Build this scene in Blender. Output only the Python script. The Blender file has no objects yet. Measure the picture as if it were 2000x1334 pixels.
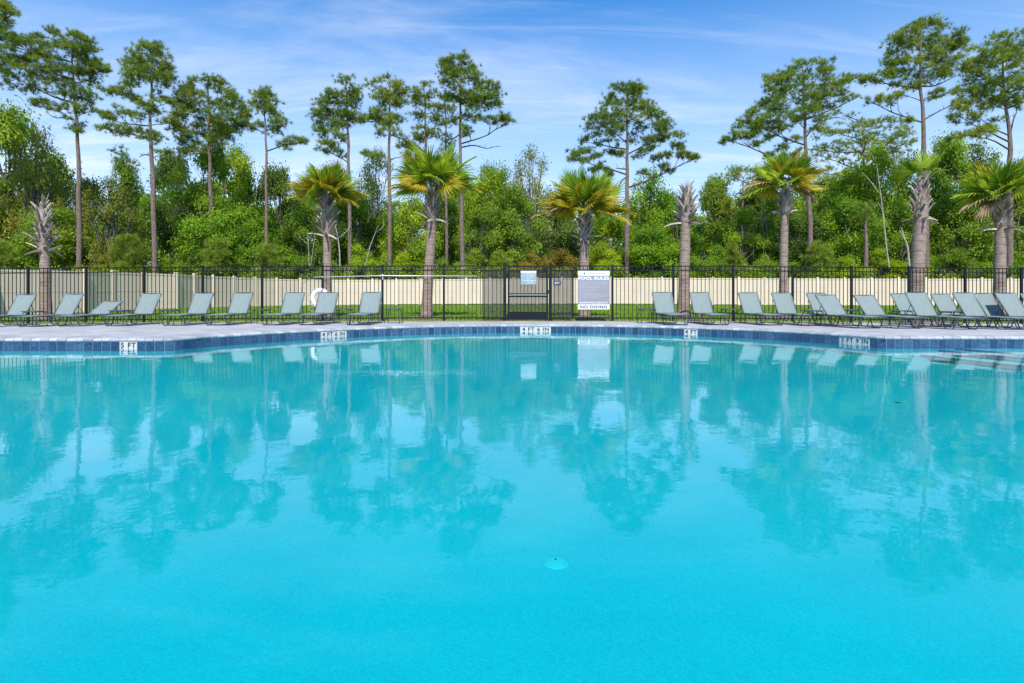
import bpy, math, random
import numpy as np
from mathutils import Vector, Matrix

# ------------------------------------------------------------------ camera, sky, sun
sc = bpy.context.scene
col = sc.collection
FPX, CX, HY, CH = 1150.0, 1000.0, 575.0, 0.93      # focal length and horizon in photo pixels, eye height
cd = bpy.data.cameras.new("camera"); cam = bpy.data.objects.new("camera", cd); col.objects.link(cam)
cam.location = (0, 0, CH); cam.rotation_euler = (math.radians(90), 0, 0)
cd.sensor_width = 36; cd.lens = FPX / 2000 * 36
cd.shift_y = (HY - 667) / 2000
cd.clip_start = 0.05; cd.clip_end = 3000
sc.camera = cam

SUN_EL, SUN_AZ = math.radians(50), math.radians(176)     # azimuth from +Y towards +X: behind the camera, to the left
sdir = Vector((math.sin(SUN_AZ) * math.cos(SUN_EL), math.cos(SUN_AZ) * math.cos(SUN_EL), math.sin(SUN_EL)))
w = bpy.data.worlds.new("World"); sc.world = w; w.use_nodes = True
nt = w.node_tree; N = nt.nodes; L = nt.links
for n in list(N): N.remove(n)
out = N.new('ShaderNodeOutputWorld'); bg = N.new('ShaderNodeBackground'); bg.inputs['Strength'].default_value = 0.15
sky = N.new('ShaderNodeTexSky'); sky.sky_type = 'NISHITA'; sky.sun_disc = False
sky.sun_elevation = SUN_EL; sky.sun_rotation = SUN_AZ
sky.air_density = 1.0; sky.dust_density = 0.35; sky.ozone_density = 4.0; sky.altitude = 0
tc = N.new('ShaderNodeTexCoord'); sep = N.new('ShaderNodeSeparateXYZ'); L.new(tc.outputs['Generated'], sep.inputs[0])
def M(op, a, b=None, c=None, clamp=False):
    n = N.new('ShaderNodeMath'); n.operation = op; n.use_clamp = clamp
    for i, v in enumerate((a, b, c)):
        if v is None: continue
        if isinstance(v, (int, float)): n.inputs[i].default_value = v
        else: L.new(v, n.inputs[i])
    return n.outputs[0]
zc = M('ADD', M('MAXIMUM', sep.outputs['Z'], 0.0), 0.16)
px_ = M('DIVIDE', sep.outputs['X'], zc); py_ = M('DIVIDE', sep.outputs['Y'], zc)
cmb = N.new('ShaderNodeCombineXYZ'); L.new(px_, cmb.inputs[0]); L.new(py_, cmb.inputs[1])
def cloud(scale, rot, sx, sy, lo, hi, seed, detail=8, dist=0.6):
    mp = N.new('ShaderNodeMapping'); mp.inputs['Rotation'].default_value = (0, 0, rot)
    mp.inputs['Scale'].default_value = (sx, sy, 1); mp.inputs['Location'].default_value = (seed, seed * 1.7, seed)
    L.new(cmb.outputs[0], mp.inputs[0])
    t = N.new('ShaderNodeTexNoise'); t.inputs['Scale'].default_value = scale; t.inputs['Detail'].default_value = detail
    t.inputs['Roughness'].default_value = 0.62; t.inputs['Distortion'].default_value = dist
    L.new(mp.outputs[0], t.inputs['Vector'])
    r = N.new('ShaderNodeMapRange'); r.interpolation_type = 'SMOOTHSTEP'
    r.inputs['From Min'].default_value = lo; r.inputs['From Max'].default_value = hi
    L.new(t.outputs['Fac'], r.inputs['Value']); return r.outputs[0]
c1 = cloud(0.9, 0.35, 0.55, 1.6, 0.48, 0.72, 3.1)
c2 = cloud(2.2, 0.18, 0.35, 2.6, 0.50, 0.80, 7.7, 10, 1.2)
cm = M('ADD', M('MULTIPLY', c1, 0.30), M('MULTIPLY', c2, 0.22), clamp=True)
hz = N.new('ShaderNodeMapRange'); hz.inputs['From Min'].default_value = 0.0; hz.inputs['From Max'].default_value = 0.46
hz.inputs['To Min'].default_value = 0.78; hz.inputs['To Max'].default_value = 0.0
L.new(sep.outputs['Z'], hz.inputs['Value'])
cm = M('ADD', cm, hz.outputs[0], clamp=True)
tint = N.new('ShaderNodeMix'); tint.data_type = 'RGBA'; tint.blend_type = 'MULTIPLY'; tint.inputs[0].default_value = 1.0
L.new(sky.outputs[0], tint.inputs[6]); tint.inputs[7].default_value = (0.20, 0.77, 1.13, 1)
mx = N.new('ShaderNodeMix'); mx.data_type = 'RGBA'
L.new(cm, mx.inputs[0]); L.new(tint.outputs[2], mx.inputs[6]); mx.inputs[7].default_value = (5.2, 5.45, 5.8, 1)
L.new(mx.outputs[2], bg.inputs['Color']); L.new(bg.outputs[0], out.inputs['Surface'])

sl = bpy.data.lights.new("sun", 'SUN'); sl.energy = 4.2; sl.angle = math.radians(0.5); sl.color = (1.0, 0.955, 0.88)
so = bpy.data.objects.new("sun", sl); col.objects.link(so); so.rotation_euler = sdir.to_track_quat('Z', 'Y').to_euler()
sc.view_settings.view_transform = 'Standard'; sc.view_settings.look = 'None'
sc.view_settings.exposure = 0.42; sc.view_settings.gamma = 1.0; sc.view_settings.use_curve_mapping = False
sc.render.engine = 'CYCLES'
sc.cycles.max_bounces = 10; sc.cycles.transparent_max_bounces = 24
sc.cycles.volume_bounces = 0; sc.cycles.caustics_reflective = False; sc.cycles.caustics_refractive = False

# ------------------------------------------------------------------ helpers
rnd = random.Random(5)
def drop(x): return 0.00037 * min(x * x, 300)
def sst(a, b, v):
    t = min(1, max(0, (v - a) / (b - a))); return t * t * (3 - 2 * t)
def gz(x, y):                                        # height of the deck and of the ground behind it
    if y < 18.6: return 0.168 - 0.034 * sst(11, 18.3, y) - drop(x) * sst(11.5, 15, y)
    return 0.134 + 0.05 * sst(19, 30, y) - drop(x) * (1 - sst(19, 28, y))
def wx(px, Y): return (px - CX) / FPX * Y
def wz(py, Y): return CH - (py - HY) / FPX * Y
def P(px, py, Y): return Vector((wx(px, Y), Y, wz(py, Y)))

class MB:
    def __init__(s): s.v = []; s.f = []; s.smooth = False
    def add(s, vs, fs):
        b = len(s.v); s.v += [tuple(p) for p in vs]; s.f += [tuple(i + b for i in f) for f in fs]; return s
    def box(s, c, d, rot=None):
        x, y, z = d[0] / 2, d[1] / 2, d[2] / 2
        vs = [Vector((a, b, e)) for a in (-x, x) for b in (-y, y) for e in (-z, z)]
        if rot is not None: vs = [rot @ v for v in vs]
        c = Vector(c); vs = [v + c for v in vs]
        return s.add(vs, [(0, 1, 3, 2), (4, 6, 7, 5), (0, 4, 5, 1), (2, 3, 7, 6), (0, 2, 6, 4), (1, 5, 7, 3)])
    def tube(s, pts, r, n=8, cap=True):
        pts = [Vector(p) for p in pts]; k = len(pts)
        if not isinstance(r, (list, tuple)): r = [r] * k
        b = len(s.v); ref = None
        for i, p in enumerate(pts):
            t = (pts[min(i + 1, k - 1)] - pts[max(i - 1, 0)])
            t = t.normalized() if t.length > 1e-9 else Vector((0, 0, 1))
            if ref is None: ref = Vector((1, 0, 0)) if abs(t.x) < 0.8 else Vector((0, 1, 0))
            u = (ref - t * ref.dot(t)).normalized(); ref = u; q = t.cross(u)
            for j in range(n):
                a = 2 * math.pi * j / n; s.v.append(tuple(p + (u * math.cos(a) + q * math.sin(a)) * r[i]))
        for i in range(k - 1):
            for j in range(n):
                a = b + i * n + j; c = b + i * n + (j + 1) % n; s.f.append((a, c, c + n, a + n))
        if cap:
            s.f.append(tuple(b + j for j in range(n))[::-1]); s.f.append(tuple(b + (k - 1) * n + j for j in range(n)))
        return s
    def mesh(s, name, mat, smooth=False):
        me = bpy.data.meshes.new(name); me.from_pydata(s.v, [], s.f)
        if mat: me.materials.append(mat)
        if smooth or s.smooth: me.polygons.foreach_set('use_smooth', [True] * len(me.polygons))
        me.update(); return me
    def build(s, name, mat, parent=None, smooth=False):
        return link(name, s.mesh(name, mat, smooth), parent)
def link(name, me, parent=None, loc=None):
    o = bpy.data.objects.new(name, me); col.objects.link(o)
    if parent: o.parent = parent
    if loc is not None: o.location = loc
    return o
def bevel(o, wd, seg=2):
    m = o.modifiers.new('b', 'BEVEL'); m.width = wd; m.segments = seg; m.limit_method = 'ANGLE'; m.angle_limit = math.radians(40); return o
def thing(name, loc, label, cat, group=None, rz=0):
    o = bpy.data.objects.new(name, None); col.objects.link(o); o.location = loc; o.rotation_euler = (0, 0, rz)
    o.empty_display_size = 0.1
    return tag(o, label, cat, group)
def tag(o, label=None, cat=None, group=None, kind=None):
    if label: o['label'] = label
    if cat: o['category'] = cat
    if group: o['group'] = group
    if kind: o['kind'] = kind
    return o
def copy_tree(o, parent=None):
    c = o.copy(); col.objects.link(c); c.parent = parent
    for ch in o.children: copy_tree(ch, c)
    return c
def np_mesh(name, V, F, mat, var=None, smooth=False):
    me = bpy.data.meshes.new(name); k = F.shape[1]
    me.vertices.add(len(V)); me.vertices.foreach_set('co', V.astype(np.float32).ravel())
    me.loops.add(F.size); me.loops.foreach_set('vertex_index', F.astype(np.int32).ravel())
    me.polygons.add(len(F)); me.polygons.foreach_set('loop_start', np.arange(0, F.size, k, dtype=np.int32))
    me.polygons.foreach_set('loop_total', np.full(len(F), k, dtype=np.int32))
    if smooth: me.polygons.foreach_set('use_smooth', np.ones(len(F), dtype=bool))
    if var is not None:
        a = me.attributes.new('var', 'FLOAT', 'FACE'); a.data.foreach_set('value', var.astype(np.float32))
    if mat: me.materials.append(mat)
    me.update(calc_edges=True); me.validate(); return me

# ------------------------------------------------------------------ materials
class Mat:
    def __init__(s, name, base=(0.5, 0.5, 0.5), rough=0.6, metal=0.0, spec=0.5):
        s.m = bpy.data.materials.new(name); s.m.use_nodes = True; s.t = s.m.node_tree
        s.b = s.t.nodes['Principled BSDF']; s.out = s.t.nodes['Material Output']
        s.b.inputs['Base Color'].default_value = (*base, 1); s.b.inputs['Roughness'].default_value = rough
        s.b.inputs['Metallic'].default_value = metal; s.b.inputs['Specular IOR Level'].default_value = spec
    def n(s, t, **kw):
        n = s.t.nodes.new(t)
        for k, v in kw.items():
            if k in n.inputs: n.inputs[k].default_value = v
            else: setattr(n, k, v)
        return n
    def l(s, a, b): s.t.links.new(a, b)
    def coord(s, scale=(1, 1, 1), kind='Object', rot=(0, 0, 0)):
        if kind == 'World':
            g = s.n('ShaderNodeNewGeometry'); src = g.outputs['Position']
        else: src = s.n('ShaderNodeTexCoord').outputs[kind]
        mp = s.n('ShaderNodeMapping'); mp.inputs['Scale'].default_value = scale; mp.inputs['Rotation'].default_value = rot
        s.l(src, mp.inputs[0]); return mp.outputs[0]
    def noise(s, vec, scale=5, detail=6, rough=0.6, dist=0):
        n = s.n('ShaderNodeTexNoise'); n.inputs['Scale'].default_value = scale; n.inputs['Detail'].default_value = detail
        n.inputs['Roughness'].default_value = rough; n.inputs['Distortion'].default_value = dist
        s.l(vec, n.inputs['Vector']); return n.outputs['Fac']
    def ramp(s, fac, stops):
        r = s.n('ShaderNodeValToRGB'); e = r.color_ramp.elements
        while len(e) < len(stops): e.new(0.5)
        for i, (p, c) in enumerate(stops): e[i].position = p; e[i].color = (*c, 1)
        s.l(fac, r.inputs[0]); return r.outputs[0]
    def mix(s, fac, a, b, mode='MIX'):
        m = s.n('ShaderNodeMix'); m.data_type = 'RGBA'; m.blend_type = mode
        for sock, v in ((m.inputs[0], fac), (m.inputs[6], a), (m.inputs[7], b)):
            if isinstance(v, (int, float)): sock.default_value = v
            elif isinstance(v, tuple): sock.default_value = (*v, 1)
            else: s.l(v, sock)
        return m.outputs[2]
    def math(s, op, a, b=0.0):
        m = s.n('ShaderNodeMath'); m.operation = op
        for i, v in enumerate((a, b)):
            if isinstance(v, (int, float)): m.inputs[i].default_value = v
            else: s.l(v, m.inputs[i])
        return m.outputs[0]
    def base(s, c): s.l(c, s.b.inputs['Base Color']); return s
    def bump(s, h, strength=0.3, dist=0.02):
        b = s.n('ShaderNodeBump'); b.inputs['Strength'].default_value = strength; b.inputs['Distance'].default_value = dist
        s.l(h, b.inputs['Height']); s.l(b.outputs[0], s.b.inputs['Normal']); return s

def leafmat(name, dark, mid, light, trans=0.35, rough=0.55):
    a = Mat(name, mid, rough, 0, 0.3)
    at = a.n('ShaderNodeAttribute'); at.attribute_name = 'var'
    oi = a.n('ShaderNodeObjectInfo')
    nz = a.noise(a.coord(kind='World'), 0.55, 3)
    f = a.math('ADD', a.math('MULTIPLY', at.outputs['Fac'], 0.55), a.math('MULTIPLY', nz, 0.55))
    f = a.math('ADD', f, a.math('MULTIPLY', a.math('SUBTRACT', oi.outputs['Random'], 0.5), 0.12))
    c = a.ramp(f, [(0.2, dark), (0.52, mid), (0.85, light)])
    hv = a.n('ShaderNodeMapRange'); a.l(a.noise(a.coord(kind='World'), 0.21, 3, 0.6), hv.inputs['Value']); hv.inputs['From Min'].default_value = 0.48; hv.inputs['From Max'].default_value = 0.68
    hv.inputs['To Max'].default_value = 0.55; c = a.mix(hv.outputs[0], c, a.mix(1.0, c, (1.3, 1.06, 0.8), 'MULTIPLY'))
    a.base(c)
    tr = a.n('ShaderNodeBsdfTranslucent'); a.l(a.mix(1.0, c, (1.35, 1.3, 0.7), 'MULTIPLY'), tr.inputs['Color'])
    ms = a.n('ShaderNodeMixShader'); ms.inputs[0].default_value = trans
    a.l(a.b.outputs[0], ms.inputs[1]); a.l(tr.outputs[0], ms.inputs[2]); a.l(ms.outputs[0], a.out.inputs['Surface'])
    return a.m
MT = {}
MT['pine'] = leafmat('pine_needles', (0.045, 0.086, 0.012), (0.162, 0.248, 0.031), (0.381, 0.454, 0.051), 0.35)
MT['pine2'] = leafmat('pine_needles_light', (0.078, 0.13, 0.017), (0.224, 0.313, 0.034), (0.426, 0.486, 0.06), 0.35)
MT['vivid'] = leafmat('leaves_vivid_green', (0.04, 0.095, 0.008), (0.155, 0.29, 0.014), (0.30, 0.47, 0.028), 0.48)
MT['yellowgreen'] = leafmat('leaves_yellow_green', (0.081, 0.167, 0.011), (0.261, 0.388, 0.016), (0.52, 0.592, 0.027), 0.48)
MT['mid'] = leafmat('leaves_mid_green', (0.075, 0.142, 0.013), (0.192, 0.302, 0.025), (0.357, 0.485, 0.04), 0.48)
MT['dark'] = leafmat('leaves_dark_green', (0.04, 0.076, 0.013), (0.101, 0.174, 0.025), (0.201, 0.287, 0.04), 0.48)
MT['olive'] = leafmat('leaves_olive_brown', (0.092, 0.115, 0.016), (0.239, 0.269, 0.04), (0.442, 0.383, 0.067), 0.48)
MT['pale'] = leafmat('leaves_pale_grey_green', (0.128, 0.16, 0.049), (0.271, 0.319, 0.099), (0.479, 0.478, 0.184), 0.35)
MT['gold'] = leafmat('leaves_golden', (0.12, 0.11, 0.015), (0.28, 0.22, 0.02), (0.42, 0.26, 0.03), 0.4)
MT['palm'] = leafmat('palm_leaflets_green', (0.06, 0.14, 0.012), (0.23, 0.36, 0.022), (0.52, 0.57, 0.05), 0.4, 0.4)
MT['palmyellow'] = leafmat('palm_leaflets_yellow', (0.12, 0.13, 0.01), (0.34, 0.30, 0.02), (0.58, 0.42, 0.03), 0.35, 0.4)
MT['palmdead'] = leafmat('palm_leaflets_dead', (0.14, 0.09, 0.05), (0.32, 0.21, 0.12), (0.50, 0.36, 0.24), 0.2)
MT['grassblade'] = leafmat('grass_blades', (0.072, 0.16, 0.014), (0.16, 0.29, 0.022), (0.275, 0.406, 0.036), 0.35)

def bark(name, c1, c2, c3, sc_=(6, 6, 1.6), bs=0.6):
    a = Mat(name, c1, 0.9); v = a.coord(sc_)
    n = a.noise(v, 2.5, 8, 0.65, 0.4); oi = a.n('ShaderNodeObjectInfo')
    a.base(a.ramp(n, [(0.3, c1), (0.5, c2), (0.72, c3)])); a.bump(n, bs, 0.05); return a.m
MT['pinebark'] = bark('pine_bark', (0.07, 0.045, 0.04), (0.17, 0.115, 0.10), (0.30, 0.22, 0.195))
MT['limb'] = bark('pine_limb_bark', (0.04, 0.03, 0.027), (0.09, 0.068, 0.06), (0.16, 0.13, 0.11))
MT['treebark'] = bark('tree_bark', (0.06, 0.05, 0.04), (0.14, 0.12, 0.10), (0.26, 0.23, 0.19))
MT['palebark'] = bark('pale_bark', (0.16, 0.14, 0.11), (0.34, 0.31, 0.26), (0.5, 0.47, 0.42))

a = Mat('palm_trunk', (0.25, 0.2, 0.17), 0.92); v = a.coord((2, 2, 26)); v2 = a.coord((1, 1, 1))
n1 = a.noise(v, 1.0, 5, 0.6, 0.7); n2 = a.noise(v2, 9, 5)
a.base(a.mix(0.35, a.ramp(n1, [(0.3, (0.12, 0.08, 0.062)), (0.5, (0.27, 0.19, 0.15)), (0.7, (0.44, 0.34, 0.28))]), a.ramp(n2, [(0.35, (0.15, 0.105, 0.08)), (0.65, (0.38, 0.30, 0.25))])))
a.bump(n1, 0.8, 0.03); MT['palmtrunk'] = a.m
a = Mat('palm_boot', (0.35, 0.3, 0.26), 0.85); oi = a.n('ShaderNodeObjectInfo'); n1 = a.noise(a.coord((3, 30, 30)), 1, 4)
f = a.math('ADD', a.math('MULTIPLY', oi.outputs['Random'], 0.6), a.math('MULTIPLY', n1, 0.4))
a.base(a.ramp(f, [(0.2, (0.13, 0.095, 0.075)), (0.5, (0.30, 0.24, 0.20)), (0.85, (0.50, 0.42, 0.36))])); a.bump(n1, 0.4, 0.02); MT['boot'] = a.m
MT['stalk'] = Mat('palm_petiole', (0.16, 0.22, 0.07), 0.5).m

# grass, soil, mulch
a = Mat('grass_turf', (0.1, 0.18, 0.02), 0.9, 0, 0.2); v = a.coord(kind='World')
n1 = a.noise(v, 0.5, 5); n2 = a.noise(v, 14, 6, 0.7)
a.base(a.mix(0.5, a.ramp(n1, [(0.3, (0.13, 0.22, 0.012)), (0.7, (0.22, 0.31, 0.02))]), a.ramp(n2, [(0.3, (0.08, 0.15, 0.008)), (0.7, (0.25, 0.34, 0.025))])))
a.bump(n2, 0.7, 0.05); MT['grass'] = a.m
a = Mat('sandy_soil', (0.3, 0.24, 0.17), 0.95); v = a.coord(kind='World'); n1 = a.noise(v, 6, 8, 0.7)
a.base(a.ramp(n1, [(0.3, (0.12, 0.10, 0.05)), (0.5, (0.27, 0.21, 0.14)), (0.7, (0.42, 0.35, 0.26))])); a.bump(n1, 0.8, 0.04); MT['soil'] = a.m
a = Mat('bark_mulch', (0.2, 0.15, 0.12), 0.95); v = a.coord(kind='World'); n1 = a.noise(v, 22, 6, 0.75); oi = a.n('ShaderNodeNewGeometry')
a.base(a.ramp(n1, [(0.32, (0.06, 0.045, 0.035)), (0.5, (0.19, 0.15, 0.12)), (0.68, (0.38, 0.31, 0.26))])); a.bump(n1, 1.0, 0.05); MT['mulch'] = a.m
a = Mat('forest_floor', (0.06, 0.06, 0.03), 0.95); v = a.coord(kind='World'); n1 = a.noise(v, 1.5, 8, 0.7)
a.base(a.ramp(n1, [(0.35, (0.04, 0.05, 0.015)), (0.65, (0.10, 0.13, 0.03))])); MT['forest'] = a.m
# deck pavers
a = Mat('deck_pavers', (0.55, 0.53, 0.53), 0.85); v = a.coord(kind='World')
br = a.n('ShaderNodeTexBrick'); br.inputs['Scale'].default_value = 1.0; br.inputs['Brick Width'].default_value = 0.30; br.inputs['Row Height'].default_value = 0.15
br.inputs['Mortar Size'].default_value = 0.006; br.inputs['Color1'].default_value = (0.26, 0.26, 0.28, 1); br.inputs['Color2'].default_value = (0.44, 0.42, 0.42, 1)
br.inputs['Mortar'].default_value = (0.30, 0.28, 0.27, 1); a.l(v, br.inputs['Vector'])
n1 = a.noise(v, 1.2, 6); n2 = a.noise(a.coord((0.5, 1.3, 1), 'World'), 3.2, 8, 0.75)
c = a.mix(0.55, br.outputs['Color'], a.ramp(n2, [(0.38, (0.21, 0.205, 0.215)), (0.5, (0.42, 0.40, 0.395)), (0.60, (0.72, 0.69, 0.66))]))
c = a.mix(0.35, c, a.ramp(n1, [(0.3, (0.28, 0.27, 0.28)), (0.7, (0.50, 0.47, 0.46))]))
a.base(c); a.bump(br.outputs['Fac'], -0.25, 0.004); MT['deck'] = a.m
a = Mat('coping_paver', (0.5, 0.5, 0.52), 0.8); oi = a.n('ShaderNodeObjectInfo'); n1 = a.noise(a.coord(kind='World'), 18, 6, 0.7)
f = a.math('ADD', a.math('MULTIPLY', oi.outputs['Random'], 0.38), a.math('MULTIPLY', n1, 0.62))
a.base(a.ramp(f, [(0.15, (0.22, 0.22, 0.24)), (0.5, (0.38, 0.38, 0.40)), (0.85, (0.62, 0.60, 0.58))])); a.bump(n1, 0.5, 0.01); MT['coping'] = a.m
a = Mat('pool_tile', (0.03, 0.1, 0.27), 0.12, 0, 0.5); oi = a.n('ShaderNodeObjectInfo'); n1 = a.noise(a.coord(kind='World'), 16, 6, 0.7, 1.5)
f = a.math('ADD', a.math('MULTIPLY', oi.outputs['Random'], 0.18), a.math('MULTIPLY', n1, 0.82))
a.base(a.ramp(f, [(0.3, (0.006, 0.024, 0.065)), (0.5, (0.018, 0.062, 0.145)), (0.72, (0.08, 0.16, 0.26))])); MT['tile'] = a.m
MT['markertile'] = Mat('marker_tile', (0.60, 0.53, 0.52), 0.2).m
MT['grout'] = Mat('grout', (0.26, 0.30, 0.34), 0.9).m
a = Mat('pool_plaster', (0.5, 0.8, 0.82), 0.7, 0, 0.2); v = a.coord(kind='World'); n1 = a.noise(v, 70, 3, 0.85); n2 = a.noise(v, 0.8, 5)
a.base(a.mix(0.5, a.ramp(n1, [(0.38, (0.05, 0.28, 0.315)), (0.62, (0.09, 0.45, 0.49))]), a.ramp(n2, [(0.35, (0.085, 0.345, 0.382)), (0.7, (0.10, 0.41, 0.442))]))); MT['plaster'] = a.m
MT['stepplaster'] = Mat('step_plaster', (0.20, 0.52, 0.55), 0.7).m
MT['drain'] = Mat('drain_cover', (0.42, 0.47, 0.47), 0.35).m
MT['steptrim'] = Mat('step_trim_tile', (0.02, 0.07, 0.16), 0.3).m
MT['black'] = Mat('black_powder_coat', (0.005, 0.0055, 0.008), 0.5, 0, 0.25).m
MT['blackpost'] = Mat('black_post', (0.006, 0.008, 0.013), 0.45, 0, 0.3).m
a = Mat('vinyl', (0.70, 0.62, 0.47), 0.45); n1 = a.noise(a.coord((1, 1, 0.4), 'World'), 1.5, 5)
a.base(a.ramp(n1, [(0.3, (0.62, 0.505, 0.40)), (0.7, (0.71, 0.575, 0.455))])); MT['vinyl'] = a.m
MT['vinylpost'] = Mat('vinyl_post', (0.77, 0.63, 0.50), 0.4).m
a = Mat('sling_fabric', (0.36, 0.45, 0.45), 0.75, 0, 0.2); v = a.coord((1, 1, 1)); n1 = a.noise(a.coord((60, 6, 6)), 1, 3); n2 = a.noise(v, 120, 2)
c = a.mix(0.5, a.ramp(n1, [(0.3, (0.22, 0.275, 0.265)), (0.7, (0.37, 0.43, 0.41))]), a.ramp(n2, [(0.3, (0.20, 0.265, 0.26)), (0.7, (0.36, 0.42, 0.40))]))
a.base(c); tp = a.n('ShaderNodeBsdfTransparent'); tl = a.n('ShaderNodeBsdfTranslucent'); a.l(c, tl.inputs['Color'])
m1 = a.n('ShaderNodeMixShader'); m1.inputs[0].default_value = 0.25; a.l(a.b.outputs[0], m1.inputs[1]); a.l(tl.outputs[0], m1.inputs[2])
m2 = a.n('ShaderNodeMixShader'); m2.inputs[0].default_value = 0.08; a.l(m1.outputs[0], m2.inputs[1]); a.l(tp.outputs[0], m2.inputs[2]); a.l(m2.outputs[0], a.out.inputs['Surface'])
MT['sling'] = a.m
MT['frame'] = Mat('lounger_frame', (0.075, 0.10, 0.105), 0.33, 0.3).m
MT['tabletop'] = Mat('table_top', (0.06, 0.085, 0.09), 0.5).m
MT['white'] = Mat('white_plastic', (0.8, 0.8, 0.8), 0.4).m
MT['alu'] = Mat('aluminium', (0.75, 0.76, 0.76), 0.35, 0.6).m
MT['steel'] = Mat('steel_bar', (0.35, 0.36, 0.38), 0.3, 0.8).m
MT['strap'] = Mat('navy_strap', (0.04, 0.05, 0.09), 0.8).m
MT['rope'] = Mat('rope', (0.55, 0.5, 0.42), 0.9).m
MT['signwhite'] = Mat('sign_white', (0.74, 0.77, 0.82), 0.4).m
MT['signgrey'] = Mat('sign_grey', (0.27, 0.27, 0.31), 0.4).m
MT['signblue'] = Mat('sign_blue_grey', (0.26, 0.35, 0.38), 0.4).m
MT['ink'] = Mat('navy_ink', (0.03, 0.04, 0.09), 0.5).m
MT['inkblack'] = Mat('black_ink', (0.015, 0.015, 0.02), 0.4).m
MT['printwhite'] = Mat('print_white', (0.75, 0.77, 0.80), 0.5).m
MT['printgrey'] = Mat('print_light_grey', (0.52, 0.53, 0.57), 0.5).m
a = Mat('mesh_screen', (0.03, 0.035, 0.04), 0.6); tp = a.n('ShaderNodeBsdfTransparent')
m2 = a.n('ShaderNodeMixShader'); m2.inputs[0].default_value = 0.62; a.l(a.b.outputs[0], m2.inputs[1]); a.l(tp.outputs[0], m2.inputs[2]); a.l(m2.outputs[0], a.out.inputs['Surface'])
MT['screen'] = a.m

# water surface: Fresnel reflection over a clear body that absorbs red
a = Mat('pool_water'); t = a.t; t.nodes.remove(a.b)
v = a.coord(kind='World'); v2 = a.coord((1.0, 0.75, 1), 'World', (0, 0, 0.4))
h1 = a.noise(v2, 1.1, 3, 0.5, 0.3); h2 = a.noise(v, 5.0, 4, 0.55, 0.2); h3 = a.noise(v, 22, 2, 0.5)
patch = a.n('ShaderNodeMapRange'); a.l(a.noise(v, 0.22, 2), patch.inputs['Value']); patch.inputs['From Min'].default_value = 0.38; patch.inputs['From Max'].default_value = 0.62
patch.inputs['To Min'].default_value = 0.35; patch.inputs['To Max'].default_value = 1.0
hh = a.math('ADD', a.math('MULTIPLY', h1, 0.0055), a.math('MULTIPLY', a.math('ADD', a.math('MULTIPLY', h2, 0.0013), a.math('MULTIPLY', h3, 0.00022)), patch.outputs[0]))
bp = a.n('ShaderNodeBump'); bp.inputs['Strength'].default_value = 1.0; bp.inputs['Distance'].default_value = 1.0; a.l(hh, bp.inputs['Height'])
fr = a.n('ShaderNodeFresnel'); fr.inputs['IOR'].default_value = 1.333
geo = a.n('ShaderNodeNewGeometry')
gl = a.n('ShaderNodeBsdfGlossy'); gl.inputs['Roughness'].default_value = 0.012; gl.inputs['Color'].default_value = (1, 1, 1, 1); a.l(bp.outputs[0], gl.inputs['Normal'])
tp = a.n('ShaderNodeBsdfTransparent'); ms = a.n('ShaderNodeMixShader')
fac = a.math('MULTIPLY', fr.outputs[0], a.math('SUBTRACT', 1.0, geo.outputs['Backfacing']))
a.l(fac, ms.inputs[0]); a.l(tp.outputs[0], ms.inputs[1]); a.l(gl.outputs[0], ms.inputs[2]); a.l(ms.outputs[0], a.out.inputs['Surface'])
va = a.n('ShaderNodeVolumeAbsorption'); va.inputs['Color'].default_value = (0.0, 0.990, 0.995, 1); va.inputs['Density'].default_value = 1.3
a.l(va.outputs[0], a.out.inputs['Volume']); MT['water'] = a.m

# ------------------------------------------------------------------ pool
wp = [(-60, 680), (0, 680), (120, 680), (240, 680), (330, 679.6), (400, 673.2), (474, 668), (548, 663), (620, 658.8), (700, 654.6), (800, 650.6), (900, 648.0), (1000, 647.0), (1100, 647.2), (1200, 648.4),
      (1300, 650.9), (1400, 654.3), (1500, 659.2), (1600, 665.5), (1660, 670.2), (1725, 675.4)]
edge = [Vector((wx(x, CH * FPX / (y - HY)), CH * FPX / (y - HY), 0)) for x, y in wp]
def catmull(p, n=24):
    o = []
    for i in range(len(p) - 1):
        p0, p1, p2, p3 = p[max(i - 1, 0)], p[i], p[i + 1], p[min(i + 2, len(p) - 1)]
        for k in range(n):
            t = k / n
            o.append(0.5 * ((2 * p1) + (p2 - p0) * t + (2 * p0 - 5 * p1 + 4 * p2 - p3) * t * t + (3 * p1 - p0 - 3 * p2 + p3) * t ** 3))
    o.append(p[-1]); return o
curve = catmull(edge)
yl = curve[0].y; yr = curve[-1].y
curve = [Vector((-15.0, yl, 0))] + curve + [Vector((13.5, yr, 0))]
def resample(pts, step):
    o = [pts[0].copy()]; acc = 0
    for i in range(len(pts) - 1):
        a_, b_ = pts[i], pts[i + 1]; d = (b_ - a_).length
        while acc + d >= step:
            t = (step - acc) / d; a_ = a_.lerp(b_, t); o.append(a_.copy()); d = (b_ - a_).length; acc = 0
        acc += d
    return o
outline = resample(curve, 0.155)
YN = 0.45
rim = outline + [Vector((13.5, YN, 0)), Vector((-15.0, YN, 0))]
shell = MB()
DEP = 0.92
def ring(pts, z0, z1, off=0.012):
    k = len(pts)
    return [(p.x, p.y, z) for z in (z0, z1) for p in pts], [(i, (i + 1) % k, (i + 1) % k + k, i + k) for i in range(k)]
vs, fs = ring([p + Vector((0, 0.012, 0)) for p in rim], -DEP, -0.04); shell.add(vs, fs)
ps = thing('pool', (0, 0, 0), None, None); ps['kind'] = 'structure'
shell.build('pool_wall', MT['plaster'], ps)
SA = np.array([[p.x, p.y] for p in curve]); SE = np.array([[7.38, yr], [7.79, 8.95], [9.0, 8.3], [13.4, 7.8]])
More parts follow.
